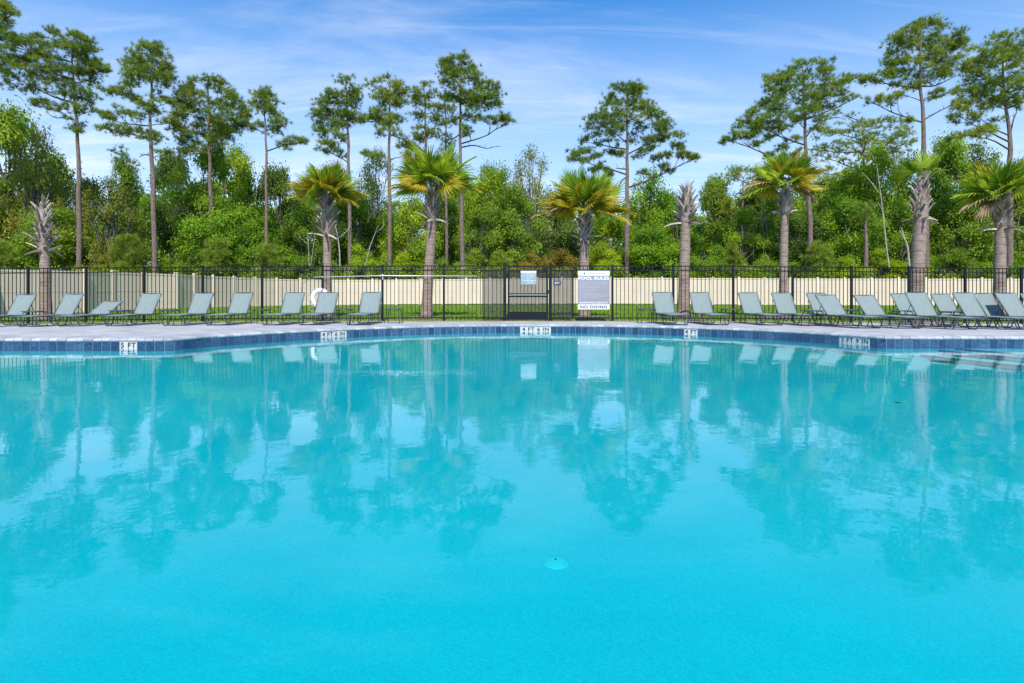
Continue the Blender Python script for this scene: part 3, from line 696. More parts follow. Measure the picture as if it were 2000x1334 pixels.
put(s, 'ST. AUGUSTINE LAKES', sw * .08, sh * .435, sw * .56, sh * .027, 'ink', 0, -.0025)
lh = MB(); lx = -sw * .29; lz = sh * .435
lh.add([(lx + a_, -.003, lz + b_) for a_, b_ in ((-.045, -.034), (.045, -.034), (.028, -.022), (-.028, -.022))], [(0, 1, 2, 3)]); lh.add([(lx + a_, -.003, lz + b_) for a_, b_ in ((-.018, -.021), (.018, -.021), (.009, .022), (-.009, .022))], [(0, 1, 2, 3)]); lh.add([(lx + a_, -.003, lz + b_) for a_, b_ in ((-.012, .023), (.012, .023), (0, .042))], [(0, 1, 2)])
lh.build('lighthouse_emblem', MT['ink'], s)
rows = [(.215, .92), (.185, .95), (.157, .93), (.13, .22), (.092, .93), (.065, .68), (.027, .57), (-.008, .57), (-.045, .53), (-.083, .68), (-.12, .95), (-.155, .95), (-.20, .63)]
for i, (rz_, fl_) in enumerate(rows):
    o = word_line(sw * .90, .013, fl_, 40 + i).build('rule_line', MT['printgrey'], s); o['kind'] = 'stuff'; o.location = (sw * .015, 0.0, sh * rz_)
# gate sign
sc0 = P(1032.3, 542.3, YF - .045); gw_, gh_ = 30.5 / FPX * YS, 26.5 / FPX * YS
s = thing('gate_sign', sc0, 'small blue grey notice with white lines hanging on the gate', 'sign')
MB().box((0, .003, 0), (gw_, .004, gh_)).build('sign_board', MT['signblue'], s)
MB().box((0, 0, gh_ * .43), (gw_, .003, gh_ * .14)).build('header_band', MT['signwhite'], s)
for i, (rz_, w_, c_) in enumerate(((.28, .72, .08), (.17, .6, .1), (.04, .45, .12), (-.1, .25, .0), (-.22, .68, .08), (-.38, .42, .1))):
    o = word_line(gw_ * w_, .02, 1.0, 90 + i).build('notice_line', MT['printwhite'], s); o['kind'] = 'stuff'; o.location = (gw_ * c_, 0, gh_ * rz_)
o = word_line(gw_ * .5, .012, 1.0, 99).build('header_line', MT['ink'], s); o['kind'] = 'stuff'; o.location = (.02, -.002, gh_ * .43)
cg = MB()
for rr_, zc_ in ((.034, .1), (.022, -.2)):
    pts = [(-gw_ * .36 + rr_ * math.cos(k_ / 12 * 6.283), -.001, gh_ * zc_ + rr_ * math.sin(k_ / 12 * 6.283)) for k_ in range(13)]; cg.tube(pts, .005, 5)
cg.build('round_symbol', MT['printwhite'], s)
# exit sign
sc0 = P(1088.3, 552.5, YF - .04); s = thing('exit_sign', sc0, 'small dark navy EXIT plate on the fence right of the gate', 'sign')
MB().box((0, .003, 0), (.225, .004, .145)).build('sign_board', MT['ink'], s); put(s, 'EXIT', 0, 0, .14, .055, 'printwhite', .02, 0, 1.1)
# rescue pole with hook
Yp = YF - 0.075
pa, pb, pc_ = P(606, 541.5, Yp), P(747, 538.5, Yp), P(932, 539.3, Yp)
s = thing('rescue_pole', pa, 'long white aluminium rescue pole lying level on fence hooks', 'rescue pole')
MB().tube([(0, 0, 0), pb - pa, pc_ - pa], .016, 10).build('pole', MT['alu'], s, True)
MB().tube([(-.02, 0, 0), (0.10, 0, .002)], .024, 10).build('pole_grip', MT['strap'], s, True)
hk = [P(x, y, Yp) - pa for x, y in ((612, 543), (600, 547), (591, 556), (588, 566), (592, 573), (600, 577), (607, 576))]
MB().tube(catmull([Vector(h) for h in hk], 5), .007, 6).build('crook', MT['steel'], s, True)
for px, py in ((630, 541.2), (747, 538.5)):
    q = P(px, py, Yp) - pa
    MB().tube([q + Vector((0, .06, -.05)), q + Vector((0, 0, -.045)), q + Vector((0, -.035, -.02)), q + Vector((0, -.035, .03))], .008, 6).build('hook', MT['alu'], s, True)
MB().box(pb - pa + Vector((0, .035, -.03)), (.03, .03, .16)).build('bracket', MT['white'], s)
# life ring
lc = P(626, 582.5, Yp - .03); s = thing('life_ring', lc, 'white life ring hung on a fence post behind a lounge chair', 'life ring')
m_ = MB(); n, k_ = 40, 12; RR, rr_ = .245, .068
for i in range(n):
    a_ = 2 * math.pi * i / n
    for j in range(k_): b_ = 2 * math.pi * j / k_; q = RR + rr_ * math.cos(b_); m_.v.append((q * math.cos(a_), rr_ * .75 * math.sin(b_), q * math.sin(a_)))
m_.f = [(i * k_ + j, ((i + 1) % n) * k_ + j, ((i + 1) % n) * k_ + (j + 1) % k_, i * k_ + (j + 1) % k_) for i in range(n) for j in range(k_)]
m_.build('ring', MT['white'], s, True)
for a0 in (40, 75, 130, 220, 310):
    b = MB(); pts = []
    for e in (-4, 4):
        for j in range(k_ + 1):
            b_ = 2 * math.pi * j / k_; q = RR + (rr_ + .004) * math.cos(b_); a_ = math.radians(a0 + e); b.v.append((q * math.cos(a_), (rr_ * .75 + .004) * math.sin(b_), q * math.sin(a_)))
    b.f = [(j, j + 1, j + 1 + k_ + 1, j + k_ + 1) for j in range(k_)]
    b.build('band', MT['strap' if a0 in (75, 40) else 'white'], s, True)
rp = [Vector(((RR + .085 + .02 * math.sin(4 * a_)) * math.cos(a_), -.03, (RR + .085 + .03 * math.sin(4 * a_)) * math.sin(a_))) for a_ in [2 * math.pi * i / 40 for i in range(41)]]
MB().tube(rp, .006, 5).build('grab_rope', MT['rope'], s, True)
MB().tube(catmull([Vector(v_) for v_ in ((-.24, -.02, -.15), (-.33, -.02, -.33), (-.26, -.03, -.40), (-.12, -.03, -.36), (-.05, -.03, -.2))], 6), .007, 5).build('throw_rope', MT['rope'], s, True)

# ------------------------------------------------------------------ cream vinyl fence
vp = [(-70, 20.6), (0, 22.5), (80, 23.7), (150, 25), (250, 28), (350, 30.5), (400, 33), (500, 37), (570, 39.3), (640, 41.2), (720, 42.2), (800, 42.4), (900, 42), (1000, 41.5), (1200, 40.5), (1600, 39.3), (2000, 38), (2150, 37.6)]
vtop = {0: 524, 150: 527, 250: 531, 350: 534.5, 400: 537, 500: 543, 640: 546, 800: 545, 1200: 541.5, 1600: 543, 2000: 543.5}
vk = sorted(vtop)
def vt(px):
    px = min(max(px, 0), 2000)
    for a_, b_ in zip(vk, vk[1:]):
        if px <= b_: return vtop[a_] + (vtop[b_] - vtop[a_]) * (px - a_) / (b_ - a_)
path = catmull([Vector((wx(x, Y), Y, 0)) for x, Y in vp], 10)
vpts = resample(path, 1.70)
VH = 1.83
def bay_mesh(nm, fn):
    m_ = MB(); fn(m_); return m_.mesh(nm, MT['vinyl'])
BW = 1.70 - .125
def f_panel(m_):
    nb = 10; bw = BW / nb
    for i in range(nb):
        x = -BW / 2 + bw * (i + .5)
        for (c, w_) in ((0, bw - .014),): m_.box((x, 0, 0), (w_, .024, VH - .28))
    m_.box((0, 0.004, 0), (BW, .010, VH - .282))
board_me = MB().box((0, 0, 0), (BW / 10 - .006, .024, VH - .28)).mesh('board', MT['vinyl'])
back_me = MB().box((0, -.005, 0), (BW, .008, VH - .285)).mesh('panel_backing', MT['vinyl'])
rail_me = MB().box((0, 0, 0), (BW, .045, .09)).mesh('rail', MT['vinyl'])
brm = MB().box((0, 0, 0), (BW, .045, .12)).mesh('bottom_rail', MT['vinyl'])
midr = MB().box((0, 0, 0), (BW, .038, .045)).mesh('mid_rail', MT['vinyl'])
pb_ = MB().box((0, 0, VH / 2), (.127, .127, VH + .02)); vpost_me = pb_.mesh('post', MT['vinylpost'])
cp2 = MB().box((0, 0, .01), (.145, .145, .02)); cp2.add([(-.072, -.072, .02), (.072, -.072, .02), (.072, .072, .02), (-.072, .072, .02), (0, 0, .06)], [(0, 1, 4), (1, 2, 4), (2, 3, 4), (3, 0, 4)]); cap_me = cp2.mesh('post_cap', MT['vinylpost'])
vf = thing('vinyl_fence', (0, 0, 0), 'tall cream vinyl privacy fence curving behind the lawn', 'fence')
tops = [(px_of(p), wz(vt(px_of(p)), p.y)) for p in vpts]
zt = [sum(tops[max(0, min(len(tops) - 1, i + k_))][1] for k_ in (-2, -1, 0, 1, 2)) / 5 for i in range(len(tops))]
nboards = 0
for i, p in enumerate(vpts):
    z0 = zt[i] - VH; o = link('post', vpost_me, vf, (p.x, p.y, z0)); c = link('post_cap', cap_me, o, (0, 0, VH + .01))
    if i:
        q = vpts[i - 1]; d = p - q; m2_ = (p + q) / 2; ang = math.atan2(d.y, d.x); zb_ = (zt[i] + zt[i - 1]) / 2 - VH; sxx = d.length / 1.70
        o.rotation_euler = (0, 0, ang)
        def pl(nm, me, dx, h):
            o2 = link(nm, me, vf, (m2_.x + math.cos(ang) * dx, m2_.y + math.sin(ang) * dx, zb_ + h)); o2.rotation_euler = (0, 0, ang); return o2
        pl('panel_backing', back_me, 0, VH / 2 + .0); pl('rail', rail_me, 0, VH - .075); pl('bottom_rail', brm, 0, .09); pl('mid_rail', midr, 0, VH * .51)
        if px_of(m2_) < 620 and px_of(m2_) > -40:
            for b in range(10): pl('board', board_me, -BW / 2 + BW / 10 * (b + .5), VH / 2); nboards += 1
        else:
            m3 = MB(); [m3.box((-BW / 2 + BW / 10 * (b + .5), 0, 0), (BW / 10 - .006, .024, VH - .28)) for b in range(10)]
            if i < 3 or 'bp_me' not in globals(): bp_me = m3.mesh('board_panel', MT['vinyl'])
            pl('board_panel', bp_me, 0, VH / 2)['kind'] = 'stuff'

# ------------------------------------------------------------------ pines
def needles(C, D, n, L_, wd, rs_):
    """tufts at C, main direction D: n thin needle triangles each"""
    m_ = len(C); c = np.repeat(C, n, 0); d = np.repeat(D, n, 0) * 0.75 + rs_.normal(size=(m_ * n, 3)) * .62
    d /= np.linalg.norm(d, axis=1)[:, None] + 1e-9; l = L_ * (0.65 + .5 * rs_.rand(m_ * n, 1))
    s_ = np.cross(d, rs_.normal(size=(m_ * n, 3))); s_ /= np.linalg.norm(s_, axis=1)[:, None] + 1e-9
    V = np.empty((m_ * n, 3, 3)); V[:, 0] = c - s_ * wd; V[:, 1] = c + s_ * wd; V[:, 2] = c + d * l
    return V.reshape(-1, 3), np.arange(m_ * n * 3).reshape(-1, 3), np.repeat(rs_.rand(m_), n) * .7 + rs_.rand(m_ * n) * .3
def pine(label, Y, trunk, env, seed, extra=(), dens=1.0, r0=5.2, mat='pine', bare=(), cat='pine tree', name='pine_tree', grp='tall pines beyond the cream fence'):
    rs_ = np.random.RandomState(seed); s_ = FPX / Y
    T = [P(x, y, Y) for x, y in trunk]; base = Vector((T[0].x, Y, 0.15)); T = [base] + T[(1 if trunk[0][1] > 500 else 0):]
    t = thing(name, base, label, cat, grp)
    tp = catmull([p - base for p in T], 6); K = len(tp); r0m = r0 / s_
    for i, p in enumerate(tp):
        if 0 < i < K - 1: p.x += .02 * math.sin(i * 1.3 + seed); p.y += .03 * math.sin(i * .9 + seed * 2)
    MB().tube(tp, [r0m * (1 - .80 * (i / (K - 1)) ** 1.1) * (1.25 if i == 0 else 1) for i in range(K)], 9).build('trunk', MT['pinebark'], t, True)
    def trunk_at(z):
        for a_, b_ in zip(tp, tp[1:]):
            if a_.z <= z <= b_.z: return a_.lerp(b_, (z - a_.z) / max(b_.z - a_.z, 1e-6))
        return tp[-1] if z > tp[-1].z else tp[0]
    pads = []
    ys = [e[0] for e in env]; area = sum((env[i + 1][0] - env[i][0]) * ((env[i][2] - env[i][1]) + (env[i + 1][2] - env[i + 1][1])) / 2 for i in range(len(env) - 1))
    n = int(area / 128 * dens); tries = 0
    wmax = max(e[2] - e[1] for e in env)
    while len(pads) < n and tries < 9999:
        tries += 1; y = ys[0] + (ys[-1] - ys[0]) * rs_.rand()
        for a_, b_ in zip(env, env[1:]):
            if a_[0] <= y <= b_[0]: k_ = (y - a_[0]) / (b_[0] - a_[0]); xl = a_[1] + (b_[1] - a_[1]) * k_; xr = a_[2] + (b_[2] - a_[2]) * k_; break
        if rs_.rand() > (xr - xl) / wmax: continue
        rp_ = min(9.5, (xr - xl) * .3 + 3) * (.65 + .6 * rs_.rand()); hw = max((xr - xl) / 2 - rp_ * .8, 1)
        u = rs_.rand() * 2 - 1; u = math.copysign(abs(u) ** .75, u)
        v_ = (rs_.rand() * 2 - 1) * math.sqrt(max(0, 1 - u * u)) * .8
        pads.append(((xl + xr) / 2 + u * hw, y + 3, v_ * hw / s_, rp_ / s_))
    for x, y, r_ in extra:
        pads.append((x, y, rs_.uniform(-1, 1) * .5, r_ * .75 / s_))
        for _ in range(3): pads.append((x + rs_.uniform(-1.1, 1.1) * r_, y + rs_.uniform(-.5, .6) * r_, rs_.uniform(-1, 1), r_ * .6 / s_))
    limb = MB(); TC = []; TD = []
    ztop = tp[-1].z; nodes = []; pz = []
    for (x, y, dy, pr) in pads:
        c = P(x, y, Y) - base; c.y = dy; tx = trunk_at(c.z); pz.append((math.hypot(c.x - tx.x, c.y), c, pr))
    pz.sort(key=lambda e: -e[0])
    for hd, c, pr in pz:
        best = None; bd = 1e9
        ax = trunk_at(c.z); od = Vector((c.x - ax.x, c.y, 0)); od = od.normalized() if od.length > .01 else Vector((1, 0, 0))
        for (q, qd, qr, qh) in nodes:
            v_ = c - q; dd = v_.length
            if dd < 2.3 and dd > .15 and qh < hd + .2 and v_.z > -.35 and dd < hd * 1.1 + .3:
                sc2 = dd * (1.5 - .5 * max(-1, v_.normalized().dot(qd)))
                if sc2 < bd: bd = sc2; best = (q, qd, qr)
        if best and bd < 2.6:
            a_, qd, qr = best; ln_ = (c - a_).length; m_ = a_ + qd * ln_ * .35 + (c - a_) * .25; rl = min(qr * .75, .035)
        else:
            za = max(c.z - hd * rs_.uniform(.05, .42) - .25, ztop * .35); za = min(za, ztop - .3)
            a_ = trunk_at(za); m_ = a_.lerp(c, .5) + Vector((0, 0, rs_.uniform(-.10, .12) * hd)); rl = min(.028 + .011 * hd, .085)
            m_ += Vector((rs_.uniform(-.08, .08) * hd, rs_.uniform(-.12, .12) * hd, 0))
        ts = (0, .17, .34, .5, .67, .84, 1)
        pts = [a_ * (1 - q) ** 2 + m_ * 2 * q * (1 - q) + c * q * q for q in ts]
        for j_ in (2, 3, 4, 5): pts[j_] = pts[j_] + Vector((rs_.uniform(-.05, .05), rs_.uniform(-.05, .05), rs_.uniform(-.06, .06))) * min(1, hd * .5)
        rr_l = [rl * (1 - .72 * q) for q in ts]
        limb.tube(pts, rr_l, 5, False)
        for j_ in range(1, 6):
            if hd * ts[j_] > .3 or best: nodes.append((pts[j_], (pts[j_ + 1] - pts[j_]).normalized(), rr_l[j_], (pts[j_] - trunk_at(pts[j_].z)).length))
        for q in range(4):
            e = c + Vector(rs_.normal(size=3)) * pr * .55; e.z = c.z + abs(e.z - c.z) * .4; b_ = pts[4].lerp(pts[6], rs_.rand()); limb.tube([b_, b_.lerp(e, .5) + Vector((0, 0, -.04)), e], [.016, .011, .006], 4, False)
        k_ = int(6 + 10 * (pr * s_ / 10) ** 2)
        o_ = rs_.normal(size=(k_, 3)); o_ /= np.linalg.norm(o_, axis=1)[:, None]; o_ *= (rs_.rand(k_, 1) ** .8) * pr * 1.75; o_[:, 2] *= .48
        C = np.array(c)[None] + o_; D = o_ / pr * .9; D[:, 2] += .5
        TC.append(C); TD.append(D)
    for pts in bare:
        q = [P(x, y, Y) - base for x, y in pts]
        for i in range(1, len(q)): q[i].y = i * .3
        q[0] = trunk_at(q[0].z); qq = catmull(q, 4)
        limb.tube(qq, [.07 * (1 - .85 * i / len(qq)) for i in range(len(qq))], 5, False)
        for i in range(3, len(qq), 2): limb.tube([qq[i], qq[i] + Vector((rs_.uniform(-.4, .6), rs_.uniform(-.4, .4), rs_.uniform(-.1, .5)))], [.02, .006], 4, False)
    limb.build('limbs', MT['limb'], t, True)
    C = np.concatenate(TC); D = np.concatenate(TD); D /= np.linalg.norm(D, axis=1)[:, None] + 1e-9
    V, F, va_ = needles(C, D, 26, .36, .0115, rs_)
    link('crown', np_mesh('crown', V, F, MT[mat], va_), t); return t

pine('pine at the top left corner, only a branch of its crown in view', 46.6, [(-75, 520), (-70, 250), (-62, -60)], [(-70, -90, -20), (-20, -110, 10), (10, -115, 32), (35, -110, 42), (50, -110, 36), (80, -110, -10), (130, -110, -5), (170, -100, -20)], 1)
pine('broad flat topped pine nearest the left edge', 46.6, [(155, 520), (154, 400), (154, 330), (150, 250), (144, 170), (138, 75)],
     [(58, 122, 150), (66, 60, 168), (80, 22, 186), (100, 6, 190), (125, 5, 198), (150, 2, 180), (168, 8, 155), (172, 60, 152)], 2,
     [(125, 185, 15), (90, 200, 12), (150, 190, 12), (175, 185, 14), (130, 215, 14), (160, 215, 12), (168, 205, 12), (150, 240, 12), (158, 258, 9), (76, 205, 9), (196, 132, 10)], 1.1, bare=[[(150, 235), (120, 228), (95, 225), (72, 212)]])
pine('tall pine with straight trunk and drooping left limbs', 46.2, [(303, 520), (300, 400), (296, 300), (293, 250), (296, 170), (298, 90)],
     [(80, 285, 308), (92, 268, 320), (108, 245, 332), (130, 240, 342), (150, 236, 345), (165, 238, 335), (172, 275, 335)], 3,
     [(228, 172, 13), (215, 180, 10), (245, 185, 12), (262, 192, 10), (285, 205, 12), (240, 220, 12), (215, 225, 12), (202, 222, 9), (300, 215, 16), (318, 190, 12), (330, 200, 10), (265, 230, 11), (205, 252, 10), (225, 250, 13), (245, 252, 13), (275, 258, 12), (322, 238, 12), (290, 272, 9), (330, 300, 8), (312, 268, 10)], 1.2, bare=[[(297, 305), (280, 300), (262, 303)]])
pine('dense rounded pine crown just right of the straight pine', 48, [(412, 520), (412, 430), (410, 330), (408, 250), (405, 160)],
     [(148, 395, 428), (155, 365, 440), (168, 355, 448), (180, 345, 470), (200, 338, 488), (225, 332, 488), (245, 335, 482), (262, 340, 465), (285, 350, 440), (300, 355, 425)], 4, dens=1.15)
pine('thin young pine with a stray branch to its right', 46.2, [(521, 520), (520, 420), (520, 300), (518, 240), (512, 168)],
     [(165, 506, 516), (176, 492, 540), (195, 490, 545), (205, 496, 542), (220, 497, 548), (235, 490, 565), (250, 484, 560), (254, 500, 555)], 5,
     [(552, 284, 9), (563, 279, 6), (577, 272, 9), (592, 280, 8), (484, 245, 8)], .95, r0=3.4)
pine('slim pine with a leftward leaning crown above the second palm', 46.6, [(684, 520), (683, 430), (681, 330), (680, 260), (677, 200), (676, 152)],
     [(147, 665, 690), (158, 652, 700), (175, 642, 703), (190, 622, 706), (205, 612, 703), (222, 607, 696), (240, 612, 690), (255, 618, 684), (262, 622, 650)], 6,
     [(640, 278, 10), (655, 284, 10), (625, 290, 10), (670, 272, 10), (662, 296, 9)], 1.15, r0=4.2)
pine('pine with a narrow domed crown, left of a thin pair', 46.6, [(762, 520), (761, 400), (760, 300), (761, 220), (762, 155)],
     [(150, 742, 785), (162, 712, 798), (178, 710, 800), (192, 722, 800), (205, 725, 795), (222, 718, 790), (232, 735, 782)], 7,
     [(712, 228, 11), (728, 232, 10), (702, 237, 7), (750, 245, 11), (742, 258, 10), (775, 235, 9), (780, 262, 9), (752, 232, 10), (795, 300, 8), (715, 300, 8), (735, 305, 9)], .85, r0=4.4, bare=[[(761, 262), (785, 270), (815, 283), (835, 300)]])
pine('thin pine half hidden behind the tallest palm', 51, [(832, 520), (832, 330), (831, 240), (828, 165)],
     [(160, 820, 845), (175, 800, 862), (200, 798, 872), (225, 800, 870), (255, 806, 862), (275, 815, 855)], 8, [(800, 280, 11), (783, 278, 10), (818, 268, 9), (800, 290, 8)], .7, r0=3.6)
pine('narrow pine between the thin pine and the tall one', 51, [(872, 520), (872, 400), (871, 290), (870, 180)],
     [(185, 858, 885), (205, 852, 893), (240, 855, 892), (270, 858, 888), (300, 862, 884)], 9, [], .6, r0=3.6)
pine('tallest pine in the centre with a long right side limb', 46.4, [(903, 520), (902, 430), (899, 320), (899, 220), (901, 110)],
     [(103, 886, 910), (115, 862, 924), (130, 856, 940), (145, 855, 948), (158, 858, 966), (172, 858, 985), (188, 872, 988), (204, 890, 992), (212, 900, 960)], 10,
     [(912, 228, 9), (935, 232, 10), (955, 235, 10), (975, 236, 11), (992, 238, 10), (985, 230, 9), (915, 252, 9), (908, 262, 7), (888, 235, 9)], 1.2, bare=[[(899, 288), (925, 282), (950, 286), (972, 279)], [(899, 262), (880, 270), (862, 265)]])
pine('solitary broad conical pine right of centre against open sky', 46.4, [(1224, 520), (1225, 430), (1225, 340), (1225, 260), (1225, 168)],
     [(158, 1208, 1243), (166, 1192, 1250), (180, 1180, 1264), (195, 1178, 1268), (212, 1162, 1285), (228, 1146, 1305), (242, 1136, 1312), (252, 1140, 1322), (262, 1142, 1332), (272, 1240, 1338), (285, 1245, 1335)], 11,
     [(1128, 300, 11), (1145, 296, 11), (1162, 305, 10), (1120, 306, 8), (1140, 312, 9), (1140, 272, 9), (1195, 292, 10), (1210, 300, 8), (1175, 322, 9), (1160, 330, 8), (1250, 300, 10), (1285, 306, 9), (1305, 300, 10), (1325, 302, 11), (1345, 304, 11), (1358, 308, 9), (1300, 325, 8), (1312, 332, 8), (1190, 340, 7), (1260, 335, 6), (1180, 280, 10), (1270, 290, 10), (1185, 336, 7)], .95, r0=5.4,
     bare=[[(1225, 330), (1212, 328), (1205, 325)], [(1224, 345), (1213, 355), (1211, 378)]])
pine('wide pine leaning left with flat limbs above the slim palm', 46.2, [(1584, 520), (1582, 440), (1576, 340), (1573, 270), (1570, 200), (1568, 130)],
     [(115, 1547, 1580), (125, 1540, 1622), (138, 1500, 1628), (152, 1488, 1640), (168, 1492, 1640), (185, 1490, 1628), (205, 1468, 1612), (222, 1448, 1590), (238, 1434, 1560), (250, 1430, 1540)], 12,
     [(1668, 148, 9), (1655, 152, 10), (1640, 162, 10), (1645, 178, 11), (1655, 192, 8), (1630, 205, 9), (1612, 120, 8), (1422, 270, 11), (1440, 264, 11), (1458, 262, 10), (1410, 274, 7), (1480, 255, 12), (1475, 282, 10), (1505, 268, 10), (1525, 285, 10), (1545, 272, 9), (1600, 235, 8), (1595, 252, 9), (1560, 300, 9), (1510, 300, 9), (1520, 312, 8)], 1.05, r0=5.4, bare=[[(1573, 270), (1600, 240), (1640, 225), (1665, 228)]])
pine('very tall double stemmed pine behind the leaning palm', 45.8, [(1809, 520), (1807, 420), (1805, 330), (1803, 230), (1797, 150), (1800, 50)],
     [(38, 1795, 1828), (48, 1762, 1838), (62, 1742, 1858), (76, 1730, 1884), (92, 1738, 1888), (108, 1726, 1872), (125, 1728, 1865), (140, 1735, 1852), (155, 1760, 1845)], 13,
     [(1700, 152, 11), (1718, 150, 11), (1735, 148, 10), (1693, 158, 8), (1745, 168, 10), (1718, 198, 9), (1745, 195, 10), (1762, 180, 10), (1708, 195, 7), (1768, 238, 8), (1790, 165, 9), (1825, 180, 8), (1822, 192, 7), (1870, 85, 9), (1882, 80, 8)], 1.05, r0=6.4, bare=[[(1806, 235), (1830, 220), (1860, 205), (1880, 195)], [(1803, 168), (1830, 165), (1860, 152), (1885, 140)]])
o2 = pine('large pine at the right edge with forking trunk', 45.8, [(1971, 520), (1972, 420), (1972, 330), (1972, 260), (1962, 190), (1958, 90)],
     [(64, 1945, 2010), (74, 1910, 2060), (90, 1898, 2080), (110, 1896, 2090), (128, 1885, 2095), (145, 1888, 2090), (165, 1895, 2085), (180, 1905, 2070), (200, 1920, 2040)], 14,
     [(1875, 175, 11), (1890, 180, 11), (1872, 200, 10), (1890, 205, 11), (1868, 225, 9), (1885, 228, 11), (1905, 232, 11), (1920, 210, 10), (1862, 215, 7), (1930, 250, 10), (1945, 235, 9), (1882, 130, 10), (1910, 255, 12), (1895, 262, 10), (1870, 265, 9), (1925, 262, 10)], .85, r0=6.6, bare=[[(1972, 270), (1985, 235), (1998, 215), (2010, 190)], [(1970, 265), (1945, 248), (1925, 225)]])
pine('small pine top poking above the brown budding trees', 62, [(238, 520), (238, 400), (237, 285)], [(282, 230, 244), (292, 218, 255), (305, 218, 262), (318, 225, 268), (330, 222, 272)], 15, [], 1.1, r0=3, name='pine_tree')
pine('middle height pine crown left of the slim palm', 60, [(1448, 520), (1450, 430), (1452, 345)], [(322, 1435, 1480), (332, 1405, 1500), (345, 1385, 1515), (360, 1372, 1520), (380, 1368, 1522), (400, 1362, 1515), (420, 1372, 1500)], 16, [], .95, mat='pine2', r0=4)
pine('middle height pine mass between the wide pine and the tall pine', 60, [(1690, 520), (1688, 400), (1685, 240)], [(222, 1640, 1740), (235, 1610, 1765), (255, 1590, 1780), (280, 1585, 1785), (305, 1590, 1765), (330, 1600, 1720), (360, 1610, 1700)], 17, [(1625, 225, 9)], .85, mat='pine2', r0=5)
pine('pine behind the rounded crown at left, trunk standing in the undergrowth', 61, [(440, 520), (438, 380), (432, 250)], [(235, 420, 450), (255, 405, 462), (280, 415, 455)], 18, [], .7, r0=4)
pine('pine trunk with high thin crown between slim palm and leaning palm', 47, [(1692, 520), (1691, 470), (1692, 400)], [(395, 1670, 1710), (420, 1665, 1720), (440, 1675, 1712)], 19, [], .5, mat='pine2', r0=5.5)

# ------------------------------------------------------------------ broadleaf trees
def leafcloud(rs_, n, centers, radii, lsz, flat=.7, shell=.55):
    idx = rs_.choice(len(centers), n, p=radii ** 2 / (radii ** 2).sum()); o_ = rs_.normal(size=(n, 3)); o_ /= np.linalg.norm(o_, axis=1)[:, None]
    o_[:, 2] = np.where(o_[:, 2] < -.3, -o_[:, 2] * .6, o_[:, 2])
    r_ = (shell + (1 - shell) * rs_.rand(n, 1)); C = centers[idx] + o_ * r_ * radii[idx][:, None] * np.array([1, 1, flat]); 
    C += rs_.normal(size=(n, 3)) * .22
    nr = o_ * .8 + rs_.normal(size=(n, 3)) * .42; nr[:, 2] += .45; nr /= np.linalg.norm(nr, axis=1)[:, None]
    u = np.cross(nr, rs_.normal(size=(n, 3))); u /= np.linalg.norm(u, axis=1)[:, None]; v_ = np.cross(nr, u)
    l = lsz * (.6 + .8 * rs_.rand(n, 1)); V = np.empty((n, 4, 3))
    V[:, 0] = C - u * l; V[:, 1] = C - v_ * l * .55; V[:, 2] = C + u * l; V[:, 3] = C + v_ * l * .55
    va_ = rs_.rand(len(centers))[idx] * .55 + rs_.rand(n) * .45
    return V.reshape(-1, 3), np.arange(n * 4).reshape(-1, 4), va_
def tmpl(seed, kind):
    """crown fills x,y -1..1 (times 3.2 m), z 0..1 (times 8 m)"""
    rs_ = np.random.RandomState(seed); nc = {'full': 46, 'sparse': 40, 'shrub': 22, 'tiered': 34}[kind]; C = []; Rr = []
    trunk = MB(); H_ = 8.0; W_ = 3.2
    while len(C) < nc:
        p = rs_.rand(3) * 2 - 1; r_ = np.linalg.norm(p)
        if r_ > 1 or r_ < .35: continue
        z = (p[2] + 1) / 2
        if kind == 'shrub': z = z * .9
        wz_ = (1 - (max(z - .45, 0) / .55) ** 2 * .35); C.append([p[0] * W_ * .84 * wz_, p[1] * W_ * .84 * wz_, .08 * H_ + z * H_ * .84 if kind != 'full' else .12 * H_ + z * H_ * .80])
        Rr.append(rs_.uniform(.45, .95) * (1.1 if kind == 'full' else .8 if kind == 'sparse' else 1))
    C = np.array(C); Rr = np.array(Rr)
    for k_ in range(nc):
        c = Vector(C[k_]); b_ = Vector((0, 0, max(.4, c.z * rs_.uniform(.3, .65)))); m_ = b_.lerp(c, .5) + Vector((rs_.uniform(-.3, .3), rs_.uniform(-.3, .3), rs_.uniform(-.4, .1)))
        trunk.tube([b_, m_, c], [.07, .045, .015], 5, False)
        if kind == 'sparse' or kind == 'tiered':
            for _ in range(5): e = c + Vector(rs_.normal(size=3)) * Rr[k_] * .8; trunk.tube([m_.lerp(c, .6), e], [.018, .006], 3, False)
    st = [Vector((0, 0, 0))]
    for i in range(1, 8): st.append(Vector((.12 * math.sin(i * 1.1 + seed), .12 * math.cos(i * 1.7 + seed), H_ * .8 * i / 7)))
    trunk.tube(st, [.17 * (1 - .8 * i / 7) for i in range(8)], 8, False)
    n = {'full': 24000, 'sparse': 10000, 'shrub': 16000, 'tiered': 15000}[kind]
    V, F, va_ = leafcloud(rs_, n, C, Rr, .085 if kind != 'sparse' else .07, .75 if kind != 'tiered' else .4, .35)
    return np_mesh('crown', V, F, MT['mid'], va_), trunk.mesh('trunk', MT['treebark'], True)
TM = {k_: [tmpl(100 + 7 * i + j, k_) for j in range(4)] for i, k_ in enumerate(('full', 'sparse', 'shrub', 'tiered'))}
tree_i = [0]
